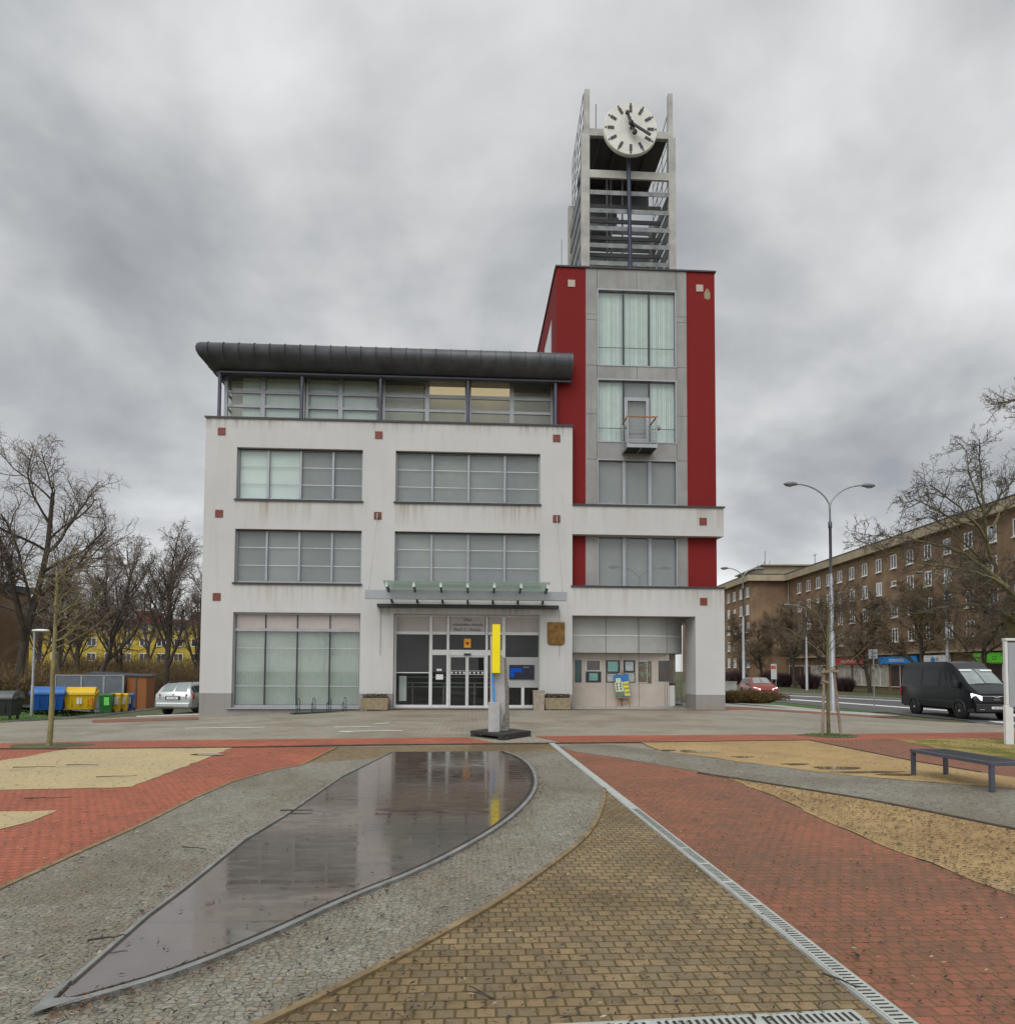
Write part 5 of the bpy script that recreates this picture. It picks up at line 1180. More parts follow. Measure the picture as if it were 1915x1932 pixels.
g = MB(); g.box(-.12, .1, -.51, -.49, .5, .82); g.build('label', 'paper_white', yb); g = MB(); g.box(.45, .58, -.53, -.5, .42, .84); g.build('label', 'sticker_orange', yb)
def wheelie(px, py, h, w_, body, lid, st, label, rz):
    p = G(px, py); t = thing('wheeled_bin', label, 'wheeled bin', p, rz, 'small wheeled bins by the shed')
    g = MB(); a, b = w_ * .42, w_ * .5
    vs = [(-a, -a, .06), (a, -a, .06), (a, a, .06), (-a, a, .06), (-b, -b * 1.2, h - .1), (b, -b * 1.2, h - .1), (b, b * 1.2, h - .1), (-b, b * 1.2, h - .1)]
    g.add(vs, [(3, 2, 1, 0), (0, 1, 5, 4), (1, 2, 6, 5), (2, 3, 7, 6), (3, 0, 4, 7), (4, 5, 6, 7)]); g.build('body', body, t, bev=.015)
    g = MB(); g.prism([(-b - .02, -b * 1.25, h - .098), (-b - .02, b * 1.3, h - .098), (-b - .02, b * 1.25, h - .02), (-b - .02, 0, h), (-b - .02, -b * 1.2, h - .05)], (2 * b + .04, 0, 0)); g.box(-b, b, b * 1.3, b * 1.3 + .06, h - .1, h - .06); g.build('lid', lid, t, bev=.01)
    for u in (-b, b): g = MB(); g.lathe([(.001, -.025), (.1, -.025), (.1, .025), (.001, .025)], (u, a, .1), 'x', 12); g.build('wheel', 'plastic_black', t)
    g = MB(); g.prism([(-a * .2, -b * 1.02 - .03, h * .42), (a * .75, -b * 1.02 - .03, h * .42), (a * .75, -b * 1.2 - .006, h * .82), (-a * .2, -b * 1.2 - .006, h * .82)], (0, .004, 0)); g.build('label', st, t)
wheelie(201, 1346., 1.07, .62, 'bin_green', 'bin_green', 'sticker_green', 'green wheeled bin, the widest of the small bins', R(16))
wheelie(219.5, 1344.2, 1.06, .48, 'bin_yellow', 'bin_yellow', 'paper_white', 'yellow wheeled bin standing directly beside the green bin', R(14))
wheelie(233.5, 1342.8, 1.02, .46, 'bin_yellow', 'bin_yellow', 'paper_white', 'yellow wheeled bin standing beside the small blue bin', R(14))
wheelie(244.5, 1341.4, 1.0, .44, 'bin_blue', 'bin_blue_lid', 'paper_white', 'small blue wheeled bin in front of the wooden shed end', R(12))
p = G(232, 1338.5); Zq = (p - CAM).dot(FW); t = thing('bin_shelter', 'grey metal bin shelter with an orange brown boarded end', 'shelter', p, R(8)); hh = Dp(200, 1275, Zq).z - p.z
ww = 116 / 1300 * Zq
g = MB(); g.box(-ww, 0, 0, .06, .1, hh); g.build('metal_wall', 'shed_metal', t)
for f_ in (0, .29, .62, 1): g = MB(); g.box(-ww * f_ - .05, -ww * f_ + .05, -.03, -.001, 0, hh + .02); g.build('post', 'steel_galv', t)
g = MB(); g.box(-ww, 0, -.035, .07, hh + .0, hh + .06); g.build('top_rail', 'steel_galv', t)
g = MB(); g.box(.06, 1.18, .3, 1.9, 0, hh - .06); g.build('boarded_end', 'shed_wood', t)
g = MB(); g.box(.05, .1, .27, .299, 0, hh - .06); g.box(.58, .66, .27, .299, 0, hh - .06); g.build('door_post', 'roof_zinc', t)
g = MB(); g.prism([(-2.2, .2, hh + .09), (1.3, .2, hh - .05), (1.3, 2.1, hh + .02), (-2.2, 2.1, hh + .2)], (0, 0, .05)); g.build('roof', 'roof_zinc', t)
p = Dp(1377, 1300, 44); p.z = hz(p.x, p.y); g = MB(); g.box(-.36, .36, -.2, .2, 0, 1.2); g.box(-.39, .39, -.23, .23, 1.201, 1.26); g.box(-.01, .01, -.205, -.2005, .1, 1.15)
solid(g, 'electrical_cabinet', 'cabinet', 'pale electrical cabinet between the white corner pier and the red car', 'cabinet', p, bev=.01)

# ---------------------------------------------------------------- vehicles
def rings(st):
    o = []
    for (x, w, zb, zl, zw, zt, wt) in st:
        h = [(0, zb), (w * .86, zb), (w, zb + .1), (w * 1.005, (zb + zl) / 2 + .05), (w * .985, zl), (wt, zw), (wt * .84, zt - .015), (0, zt)]
        o.append([(x, y, z) for y, z in h] + [(x, -y, z) for y, z in reversed(h[1:-1])])
    return o
def loft(st, mb):
    rg = rings(st); n = len(rg[0]); vs = [p for r_ in rg for p in r_]
    mb.add(vs, [(i * n + k, i * n + (k + 1) % n, (i + 1) * n + (k + 1) % n, (i + 1) * n + k) for i in range(len(rg) - 1) for k in range(n)], 0, True)
    mb.add(rg[0], [tuple(range(n))]); mb.add(rg[-1], [tuple(range(n - 1, -1, -1))]); return rg
def patch(rg, i0, i1, segs, off, ins=(.08, .10)):
    """glass lying on the bodywork between stations i0..i1, set off outwards"""
    g = MB(); n = len(rg[0])
    for k in segs:
        cols = []
        for i in range(i0, i1 + 1):
            a, b = Vector(rg[i][k]), Vector(rg[i][(k + 1) % n]); cols.append([a.lerp(b, ins[1]), a.lerp(b, 1 - ins[1])])
        if ins[0]:
            cols[0] = [cols[0][j].lerp(cols[1][j], ins[0]) for j in (0, 1)]; cols[-1] = [cols[-1][j].lerp(cols[-2][j], ins[0]) for j in (0, 1)]
        ctr = Vector((cols[0][0].x, 0, .9))
        for u, v_ in zip(cols[:-1], cols[1:]):
            nr = (u[1] - u[0]).cross(v_[0] - u[0]).normalized(); m_ = (u[0] + v_[1]) / 2
            if nr.dot(Vector((0, m_.y, m_.z - .9)) + Vector((0, 0, .001))) < 0: nr = -nr
            e = nr * off; g.add([u[0] + e, u[1] + e, v_[1] + e, v_[0] + e], [(0, 1, 2, 3)])
    return g
def wheel(t, x, y, r_, w_):
    s_ = 1 if y > 0 else -1
    g = MB(); g.lathe([(r_ * .55, -w_ / 2), (r_ * .93, -w_ / 2), (r_, -w_ * .35), (r_, w_ * .35), (r_ * .93, w_ / 2), (r_ * .55, w_ / 2)], (x, y, r_), 'y', 24); wh = g.build('wheel', 'tyre', t)
    g = MB(); yy = s_ * w_ * .42; g.lathe([(.001, yy + s_ * .01), (r_ * .16, yy + s_ * .015), (r_ * .2, yy - s_ * .03), (r_ * .48, yy - s_ * .02), (r_ * .60, yy + s_ * .01), (r_ * .62, -yy)], (x, y, r_), 'y', 20); g.build('rim', 'rim_grey', wh)
def arch(t, x, y, r_, mat):
    g = MB(); s_ = 1 if y > 0 else -1; pts = []
    for i in range(13): a = math.pi * i / 12; pts.append((x + r_ * math.cos(a), y, r_ * .92 + r_ * math.sin(a)))
    g.tube(pts, .045, 6); g.lathe([(.001, 0), (r_, 0), (r_, -s_ * .2), (.001, -s_ * .2)], (x, y - s_ * .0, r_ * .88), 'y', 24); g.build('wheel_arch', mat, t)

# dark panel van on the road
pf, pr2 = Dp(1812, 1300, 33.0), Dp(1735.6, 1300, 36.4)
dv = (pf - pr2).xy.normalized(); rzv = math.atan2(dv.y, dv.x)
vc = pf.xy - dv * 2.0 + Vector((dv.y, -dv.x)) * -.92
VS = 1.05
van = thing('van', 'dark grey high roofed panel van with lit headlights on the road', 'van', (vc.x, vc.y, -.588), rzv); van.scale = (VS,) * 3
stv = [(-2.98, .93, .46, 1.30, 2.22, 2.48, .80), (-2.9, .99, .38, 1.32, 2.34, 2.60, .86), (-1., 1.02, .36, 1.33, 2.36, 2.64, .88), (.45, 1.02, .36, 1.33, 2.36, 2.63, .88), (.62, 1.02, .36, 1.33, 2.35, 2.62, .88), (1.0, 1.02, .36, 1.33, 2.27, 2.54, .87), (1.38, 1.02, .36, 1.34, 2.14, 2.28, .85), (1.85, 1.02, .36, 1.36, 1.82, 1.95, .90), (2.30, 1.02, .34, 1.32, 1.47, 1.58, .94), (2.37, 1.01, .34, 1.28, 1.42, 1.53, .93), (2.74, .99, .30, 1.08, 1.20, 1.30, .88), (2.88, .96, .30, .98, 1.08, 1.17, .82), (2.97, .90, .34, .66, .74, .80, .74)]
g = MB(); rg = loft(stv, g); vb = g.build('body', 'van_paint', van); vb.modifiers.new('e', 'EDGE_SPLIT').split_angle = R(38)
patch(rg, 6, 8, (6, 7), .012, (.03, .03)).build('windshield', 'windshield', van)
g = patch(rg, 8, 11, (6, 7), .01, (.04, .0)); g.build('bonnet', 'van_hood', van)
g = patch(rg, 4, 6, (6, 7), .01, (.0, .0)); g.build('roof_front', 'van_hood', van)
for a, b in ((1, 2), (2, 3)): [patch(rg, a, b, (q,), .008, (.05, .12)).build('side_window', 'sideglass', van) for q in (4, 9)]
[patch(rg, 4, 7, (q,), .008, (.04, .14)).build('door_window', 'sideglass', van) for q in (4, 9)]
g = MB(); 
for s_ in (-1, 1): g.box(-2.6, 2.1, s_ * 1.025 - .02, s_ * 1.025 + .02, .72, .80); g.box(-2.7, .5, s_ * 1.0 - .012, s_ * 1.0 + .012, 1.36, 1.375)
g.build('side_moulding', 'plastic_black', van)
g = MB(); g.box(2.80, 3.03, -.9, .9, .36, .72); g.box(2.3, 2.9, -1.0, 1.0, .30, .50); g.build('bumper', 'plastic_black', van, bev=.04)
g = MB(); g.box(2.84, 2.985, -.62, .62, .80, 1.08); g.build('grille', 'plastic_black', van, bev=.02)
g = MB(); g.box(2.985, 3.0, -.62, .62, 1.045, 1.075); g.tube([(2.99, -.2, 1.06), (2.995, -.1, 1.03), (2.995, 0, 1.0), (2.995, .1, 1.03), (2.99, .2, 1.06)], .018, 6); g.build('chrome_strip', 'chrome', van)
mt_ = text('MAN', .12, 'chrome', 'badge', van, (2.992, 0, .88), (R(90), 0, R(90)))
for s_ in (-1, 1):
    g = MB(); g.prism([(2.9, s_ * .62, .86), (2.74, s_ * .97, .98), (2.74, s_ * .97, 1.18), (2.9, s_ * .62, 1.06)], (.07, 0, 0)); g.build('headlight', 'headlight', van)
    g = MB(); g.box(1.75, 1.95, s_ * 1.12 - .1, s_ * 1.12 + .1, 1.42, 1.72); g.bar((1.85, s_ * .95, 1.45), (1.85, s_ * 1.08, 1.5), .05, .05); g.build('wing_mirror', 'plastic_black', van, bev=.03)
    g = MB(); g.box(-3.0, -2.9, s_ * .96 - .05, s_ * .96 + .05, .9, 1.36); g.build('tail_light', 'tail_red', van, bev=.015)
    g = MB(); g.box(3.0, 3.035, s_ * .66 - .1, s_ * .66 + .1, .46, .5); g.build('fog_light', 'chrome', van)
    for x in (-1.64, 2.0): wheel(van, x, s_ * .93, .36, .24); arch(van, x, s_ * 1.025, .44, 'plastic_black')
g = MB(); g.box(3.032, 3.045, -.26, .26, .50, .61); g.build('number_plate', 'plate_white', van)
text('5P8 2940', .095, 'ink_dark', 'plate_text', van, (3.048, .02, .525), (R(90), 0, R(90)), .002)
for s_ in (-1, 1): g = MB(); g.prism([(1.52, s_ * .2, 2.22), (1.52, s_ * .72, 2.22), (1.60, s_ * .72, 2.15), (1.60, s_ * .2, 2.15)], (.02, 0, .025)); g.build('sun_visor', 'paper_white', van)
g = MB(); g.bar((2.30, -.5, 1.60), (2.28, .7, 1.64), .02, .02); g.build('wiper', 'plastic_black', van)

stc = [(-2.28, .80, .38, .70, .77, .84, .74), (-2.22, .86, .30, .93, 1.00, 1.06, .78), (-2.0, .88, .26, .96, 1.27, 1.34, .68), (-1.80, .88, .26, .97, 1.38, 1.45, .63), (-.5, .885, .24, .95, 1.42, 1.49, .63), (.3, .885, .24, .94, 1.39, 1.46, .62), (1.12, .88, .24, .93, .98, 1.04, .76), (1.9, .86, .24, .80, .86, .90, .72), (2.2, .80, .26, .66, .70, .75, .64), (2.28, .70, .30, .55, .58, .61, .56)]
def car(name, label, loc, rz, paint, lit, plate, s=1., wag=True):
    t = thing(name, label, 'car', loc, rz, None); t.scale = (s, s, s)
    g = MB(); rg = loft(stc, g); b_ = g.build('body', paint, t); b_.modifiers.new('e', 'EDGE_SPLIT').split_angle = R(35)
    patch(rg, 1, 3, (6, 7), .012, (.08, .07)).build('rear_window', 'sideglass' if lit else 'windshield', t)
    patch(rg, 5, 6, (6, 7), .012, (.05, .05)).build('windshield', 'windshield', t)
    for i0, i1, en in ((2, 3, .1), (3, 4, .03), (4, 6, .05)):
        for q in (4, 9): patch(rg, i0, i1, (q,), .01, (en, .14)).build('side_window', 'sideglass', t)
    for s_ in (-1, 1):
        g = MB(); g.prism([(-2.30, s_ * .60, .74), (-2.30, s_ * .60, .96), (-2.1, s_ * .885, .98), (-2.1, s_ * .895, .76), (-2.2, s_ * .88, .72)], (.09, 0, 0)); g.build('tail_light', 'tail_red', t)
        g = MB(); g.prism([(2.22, s_ * .42, .58), (2.22, s_ * .42, .70), (1.98, s_ * .80, .80), (1.98, s_ * .82, .64)], (.07, 0, 0)); g.build('headlight', 'headlight' if lit else 'windshield', t)
        g = MB(); g.box(.62, .8, s_ * .98 - .09, s_ * .98 + .09, .93, 1.07); g.build('wing_mirror', paint, t, bev=.03)
        for x in (-1.28, 1.33): wheel(t, x, s_ * .78, .32, .21); arch(t, x, s_ * .875, .37, 'plastic_black')
        if wag: g = MB(); g.tube([(-1.7, s_ * .56, 1.44), (-1.6, s_ * .57, 1.51), (-.2, s_ * .57, 1.53), (-.1, s_ * .56, 1.48)], .016, 6); g.build('roof_rail', 'steel_post', t)
    g = MB(); g.box(-2.34, -2.1, -.80, .80, .34, .58); g.build('rear_bumper', paint, t, bev=.06)
    g = MB(); g.box(-2.325, -2.27, -.33, .33, .70, .87); g.build('plate_holder', 'plastic_black', t)
    g = MB(); g.box(-2.335, -2.326, -.26, .26, .725, .84); g.build('number_plate', 'plate_white', t); text(plate, .1, 'ink_dark', 'plate_text', t, (-2.337, 0, .75), (R(90), 0, R(-90)), .002)
    g = MB(); g.lathe([(.001, -.01), (.045, -.01), (.045, .01), (.001, .01)], (-2.27, 0, .95), 'x', 12); g.build('badge', 'chrome', t)
    g = MB(); g.box(2.2, 2.3, -.62, .62, .28, .46); g.box(2.24, 2.285, -.4, .4, .56, .62); g.build('front_bumper', 'plastic_black', t, bev=.02)
    g = MB(); g.box(2.305, 2.315, -.25, .25, .34, .44); g.build('number_plate', 'plate_white', t)
    return t
p = G(326, 1347.5); car('parked_car', 'silver estate car parked with its rear to the square beside the building', (p.x + .35, p.y + 2.0, hz(p.x, p.y + 2) + .008), R(84), 'silver_paint', False, '3P2 2303')
p = Dp(1430, 1300, 58); rc = car('car', 'red car with bright headlights coming along the road behind the hedge', (p.x, p.y, -.586), R(-99), 'red_paint', True, '2P1', 1.14, False)

# ---------------------------------------------------------------- plants
def perp(d, r):
    while True:
        v = Vector((r.gauss(0, 1), r.gauss(0, 1), r.gauss(0, 1))); p = v - d * v.dot(d)
        if p.length > .1: return p.normalized()
def grow(r, p, d, L, rad, lvl, maxl, cfg, out_):
    n = cfg['seg'][lvl]; pts = [p.copy()]; rr = [rad]; dirs = [d]; end = .42 if lvl < maxl else .45
    for i in range(n):
        d = (d + Vector((r.gauss(0, 1), r.gauss(0, 1), r.gauss(0, 1))) * cfg['jit'][lvl] + Vector((0, 0, cfg['up'][lvl]))).normalized()
        p = p + d * (L / n); pts.append(p.copy()); rr.append(max(cfg['rmin'], rad * (1 - (1 - end) * (i + 1) / n))); dirs.append(d)
    out_[0 if lvl <= 1 else 1].append((pts, rr, lvl))
    if lvl < maxl:
        k = cfg['kids'][lvl]; t0 = cfg['t0'][lvl]
        for j in range(k):
            t = t0 + (1 - t0) * (j + r.random()) / k; f = t * n; i = min(n - 1, int(f)); q = pts[i].lerp(pts[i + 1], f - i)
            a = R(r.uniform(*cfg['ang'][lvl])); nd = (dirs[i + 1] * math.cos(a) + perp(dirs[i + 1], r) * math.sin(a)).normalized()
            l2_ = L * r.uniform(*cfg['len'][lvl]) * (1.15 - cfg['tap'][lvl] * t); r2 = max(cfg['rmin'], min(rr[i] * .8, rr[i] * r.uniform(*cfg.get('rr', (.45, .7)))))
            grow(r, q, nd, l2_, r2, lvl + 1, maxl, cfg, out_)
def tree_meshes(out_, bark, twig):
    g = MB()
    for pts, rr, lvl in out_[0]: g.tube(pts, rr, 9 if lvl == 0 else 6, caps=False)
    h = MB()
    for pts, rr, lvl in out_[1]: h.tube(pts, rr, 4 if lvl == 2 else 3, caps=False, sm=False)
    return g, h
CFG = dict(seg=[8, 7, 5, 3, 3], jit=[.05, .13, .17, .2, .25], up=[.06, .06, .05, .03, .0], kids=[13, 9, 7, 5], t0=[.28, .22, .15, .1], ang=[(28, 62), (28, 55), (30, 60), (30, 65)], len=[(.42, .58), (.38, .55), (.4, .6), (.4, .7)], tap=[.55, .45, .45, .4], rmin=.009)
def make_tree(name, label, cat, seed, H, rad, loc, cfg, bark, twig, group, lean=(0, 0)):
    r = random.Random(seed); o = [[], []]
    grow(r, Vector((0, 0, -.1)), Vector((lean[0], lean[1], 1)).normalized(), H * .78, rad, 0, 4, cfg, o)
    t = thing(name, label, cat, loc, 0, group); a, b = tree_meshes(o, bark, twig)
    a.build('trunk', bark, t); b.build('crown', twig, t); return t
GT = 'bare trees behind the waste containers'
def lt(px, z): p = Dp(px, 1280, z); p.z = hz(p.x, p.y); return p
c2 = dict(CFG); c2.update(ang=[(20, 45), (22, 50), (28, 58), (30, 65)], t0=[.22, .2, .15, .1], up=[.06, .10, .07, .03, .0])
tA = make_tree('bare_tree', 'tallest bare tree with a dark trunk at the left, behind the park lamp', 'tree', 3, 17.4, .26, lt(34, 42), CFG, 'bark_brown', 'bark_twig', GT)
tB = make_tree('bare_tree', 'bare tree with a forked leaning trunk above the yellow container', 'tree', 8, 13.2, .2, lt(178, 52), c2, 'bark_brown', 'bark_twig', GT, (.18, 0))
tC = make_tree('bare_tree', 'broad rounded bare tree just left of the white building, above the silver car', 'tree', 21, 13.0, .22, lt(312, 50), c2, 'bark_brown', 'bark_twig', GT)
for src, px, z_, rz, s_, lb in ((tB, -38, 40, 2., 1.15, 'bare tree whose branches enter the picture at the far left edge'), (tC, 112, 62, 1., 1.0, 'bare tree between the tallest one and the forked one at the left'), (tB, 238, 66, 3.6, 1.02, 'slender bare tree behind the bin shelter'),
                             (tC, 372, 64, 4.2, .95, 'bare tree half hidden by the white corner of the building'), (tA, 285, 78, 2.5, .8, 'far bare tree in front of the yellow block, right of the shelter'), (tA, 140, 80, 5.1, .8, 'far bare tree in front of the yellow block, over the yellow container'), (tC, 150, 70, 3.1, .9, 'bare tree in the second row, seen between the forked and the tall tree'), (tC, 70, 74, .4, .95, 'far bare tree in front of the yellow block, behind the park lamp')):
    dup(src, lt(px, z_), rz, lb, GT, s_)

def bush(name, label, seed, rx, ry, h, n, twig, loc, group=None, leaf=None, nl=0):
    r = random.Random(seed); t = thing(name, label, 'bush', loc, 0, group); g = MB()
    for _ in range(n):
        a = r.uniform(0, 6.283); q = math.sqrt(r.random()); bx, by = rx * .55 * q * math.cos(a), ry * .55 * q * math.sin(a)
        tx_, ty = bx * 1.75 + r.gauss(0, .12) * rx, by * 1.75 + r.gauss(0, .12) * ry; tz = h * (.45 + .55 * (1 - .55 * q * q)) * r.uniform(.55, 1.08)
        p0, p2_ = Vector((bx, by, 0)), Vector((tx_, ty, tz)); pm = p0.lerp(p2_, .55) + Vector((r.gauss(0, .05) * rx, r.gauss(0, .05) * ry, h * .08)); w_ = .006 + .004 * h * .5
        e = Vector((math.cos(a * 3), math.sin(a * 3), 0)) * w_
        g.add([p0 - e, p0 + e, pm + e * .8, pm - e * .8, p2_], [(0, 1, 2, 3), (3, 2, 4)])
        for k in range(2):
            q0 = pm.lerp(p2_, r.random() * .7); q1 = q0 + Vector((r.gauss(0, .2) * rx, r.gauss(0, .2) * ry, r.uniform(.02, .22) * h)); e2 = Vector((math.sin(a * 5 + k), math.cos(a * 5 + k), 0)) * w_ * .8
            g.add([q0 - e2, q0 + e2, q1], [(0, 1, 2)])
    g.build('twigs', twig, t)
    if leaf:
        g = MB()
        for _ in range(nl):
            a = r.uniform(0, 6.283); q = math.sqrt(r.random()); c = Vector((rx * q * math.cos(a), ry * q * math.sin(a), h * (1 - .45 * q * q) * r.uniform(.15, 1.) ** .7)); L = r.uniform(.012, .035) * (1 + h * .25)
            d = Vector((r.gauss(0, 1), r.gauss(0, 1), r.gauss(0, 1))).normalized(); e = perp(d, r) * L * .6
            g.add([c - d * L, c + e, c + d * L, c - e], [(0, 1, 2, 3)])
        g.build('leaves', leaf, t)
    return t
GH = 'brown undergrowth bushes at the left'
bA = bush('bush', 'dense brown bare bush behind the black container at the far left', 2, 3.4, 2.2, 2.7, 800, 'bush_brown', lt(10, 46), GH, 'bush_brown', 700)
for px, z_, rz, s_, lb in ((72, 52, 1., .95, 'brown bare bush behind the blue container'), (128, 56, 2., .95, 'brown bare bush behind the left half of the bin shelter'), (196, 54, 3., 1., 'brown bare bush behind the middle of the bin shelter'), (262, 56, 4., 1., 'brown bare bush behind the wooden shed end'), (330, 54, 5., 1.05, 'brown bare bush directly behind the silver car'), (385, 52, .5, 1.2, 'brown bare bush touching the white corner of the building'), (-40, 40, 2.2, 1.2, 'brown bare bush at the very edge of the picture, left of the black container'), (225, 70, 1.5, 1.6, 'further brown bush seen above the shelter roof'), (110, 72, 2.7, 1.6, 'further brown bush seen above the yellow container'), (355, 66, 3.3, 1.6, 'tall further bush seen over the silver car'), (165, 76, 5.7, 1.7, 'tall further bush behind the forked tree, before the yellow block'), (290, 75, .9, 1.7, 'tall further bush right of the shelter, before the yellow block')):
    dup(bA, lt(px, z_), rz, lb, GH, s_)
q0, q1 = G(1366, 1335), G(1474, 1333)
hb_ = bush('hedge', 'low ochre brown winter hedge beside the white corner pier', 5, 2.35, 1.15, .70, 3600, 'hedge_twig', ((q0.x + q1.x) / 2 - .15, (q0.y + q1.y) / 2 + 1.0, hz(12.7, 31.5) - .03), None, 'hedge_leaf', 7000)
hb_['category'] = 'hedge'

# young tree with yellowish bark, left
yc = dict(CFG); yc.update(seg=[8, 6, 4, 3, 2], kids=[20, 5, 3, 2], t0=[.56, .3, .2, .1], ang=[(45, 80), (25, 50), (30, 60), (30, 60)], len=[(.22, .34), (.3, .5), (.4, .6), (.4, .6)], tap=[.5, .4, .4, .4], jit=[.018, .1, .14, .2, .25], up=[.03, .05, .03, .02, 0], rmin=.0035, rr=(.22, .36))
p = G(93, 1407.5); yt = make_tree('young_tree', 'young tree with pale yellowish bark standing in the paving at the left', 'tree', 14, 4.9, .058, (p.x, p.y, p.z), yc, 'bark_young', 'bark_young_twig', None, (.02, 0))
# staked tree, right
sc_ = dict(CFG); sc_.update(kids=[9, 6, 4, 3], t0=[.5, .25, .2, .1], seg=[7, 6, 4, 3, 2], ang=[(30, 60), (25, 55), (30, 60), (30, 60)], rmin=.005, jit=[.03, .1, .15, .2, .25], rr=(.28, .45))
p = G(1563, 1388); stt = make_tree('staked_tree', 'slim mossy tree held by wooden stakes before the tall street lamp', 'tree', 31, 4.4, .05, (p.x, p.y, p.z), sc_, 'bark_moss', 'bark_moss_twig', None, (-.03, 0))
for (u, v_, lx), lb in zip(((-.19, -.05, .09), (.26, -.12, -.13)), ('left wooden stake of the staked tree', 'right leaning wooden stake of the staked tree')):
    g = MB(); g.tube([(u, v_, -.05), (u + lx * .5, v_ * .6, .9), (u + lx, v_ * .3, 1.72)], [.036, .034, .03], 9)
    g.build('stake', 'stake_wood', stt)
g = MB(); g.bar((-.2, -.07, 1.63), (.24, -.09, 1.66), .05, .06); g.bar((-.2, -.05, 1.42), (.0, -.1, 1.35), .03, .04); g.build('crossbar', 'stake_wood', stt)
def moss_ring(px, py, rx, ry): 
    c = G(px, py); drape([(c.x + rx * math.cos(t) * (1 + .15 * math.sin(3 * t)), c.y + ry * math.sin(t)) for t in [i * .3 for i in range(21)]], .0125, 'grass_dull', 'tree_pit')
moss_ring(1565, 1389, .75, .55); moss_ring(93, 1407.5, .8, .6); blades([(p.x - .5 + 1. * math.cos(i * .5) * .6 + .5, p.y + .45 * math.sin(i * .5)) for i in range(12)], 500, .05, 'grass', 'grass_blade', 9)

# big mossy tree by the road, its trunk outside the picture
base = Vector((20.3, 24.2, -.4)); bt = thing('mossy_tree', 'large bare tree with mossy limbs reaching in from the right edge', 'tree', base)
r = random.Random(77); o = [[], []]
o[0].append(([Vector((0, 0, -.2)), Vector((-.05, 0, 1.5)), Vector((-.2, .1, 3.0)), Vector((-.5, .1, 4.2))], [.36, .29, .26, .24], 0))
def C6(cx_, cy_, Y): return B((2500 + .3883 * cx_) * .64413, (1150 + .3883 * cy_) * .64413, Y) - base
root_ = Vector((-.5, .1, 4.2))
lim = [([(1290, 1640), (1150, 1480), (1075, 1380), (1010, 1150), (975, 900), (960, 700), (950, 500), (945, 350)], 24.2, .15, .018),
       ([(975, 900), (920, 760), (870, 600), (845, 440), (790, 385)], 24.0, .06, .012),
       ([(1010, 1120), (900, 960), (740, 820), (600, 715), (530, 690)], 23.4, .075, .012),
       ([(900, 1010), (730, 950), (600, 870), (460, 800), (385, 835)], 23.0, .06, .012),
       ([(1150, 1480), (1000, 1330), (830, 1215), (640, 1150), (420, 1100), (200, 1075), (50, 1065)], 23.6, .12, .012),
       ([(1250, 1570), (1040, 1400), (850, 1340), (660, 1300), (480, 1285), (250, 1190), (20, 1110)], 22.6, .11, .012),
       ([(1290, 1740), (1120, 1660), (1000, 1610), (850, 1595), (700, 1615), (520, 1655), (330, 1668), (240, 1675)], 23.4, .10, .013),
       ([(1300, 1780), (1150, 1730), (1000, 1770), (900, 1850), (780, 1870)], 24.6, .075, .013),
       ([(1000, 1330), (950, 1250), (700, 1010), (560, 930), (440, 980)], 24.6, .06, .012),
       ([(1000, 920), (1080, 800), (1180, 690), (1300, 560), (1400, 420)], 24.8, .08, .014),
       ([(1050, 1020), (1100, 900), (1230, 820), (1330, 800)], 23.6, .07, .014)]
tc = dict(CFG); tc.update(seg=[8, 7, 6, 4, 3], kids=[0, 0, 5, 4], t0=[.2, .2, .12, .1], len=[(.4, .6), (.4, .6), (.35, .6), (.35, .6)], jit=[.05, .1, .2, .26, .3], up=[0, 0, .05, .05, .03], rmin=.006)
for pts, Y, r0_, r1_ in lim:
    P_ = [C6(x, y, Y + .25 * math.sin(i * 1.7 + Y * 9)) for i, (x, y) in enumerate(pts)]
    if pts[0][0] > 1240: P_ = [root_ + Vector((r.uniform(-.1, .1), 0, -.3))] + P_
    P3 = []
    for a, b in zip(P_[:-1], P_[1:]):
        for k in range(3): P3.append(a.lerp(b, k / 3) + Vector((r.gauss(0, .02), r.gauss(0, .02), r.gauss(0, .02))))
    P3.append(P_[-1]); n = len(P3)
    o[0].append((P3, [.82 * (r0_ + (r1_ - r0_) * (i / (n - 1)) ** .7) for i in range(n)], 1))
    tot = sum((b - a).length for a, b in zip(P3[:-1], P3[1:])); k = int(tot * 6.5)
    for j in range(k):
        t_ = .12 + .88 * (j + r.random()) / k; f = t_ * (n - 1); i = min(n - 2, int(f)); q = P3[i].lerp(P3[i + 1], f - i); d = (P3[i + 1] - P3[i]).normalized()
        a = R(r.uniform(35, 80)); nd = (d * math.cos(a) + perp(d, r) * math.sin(a)).normalized()
        grow(r, q, nd, r.uniform(.5, 1.4) * (1.15 - .5 * t_), .016 if t_ < .7 else .011, 2, 4, tc, o)
a, b = tree_meshes(o, '', ''); a.build('trunk', 'bark_moss', bt); b.build('crown', 'bark_moss_twig', bt)
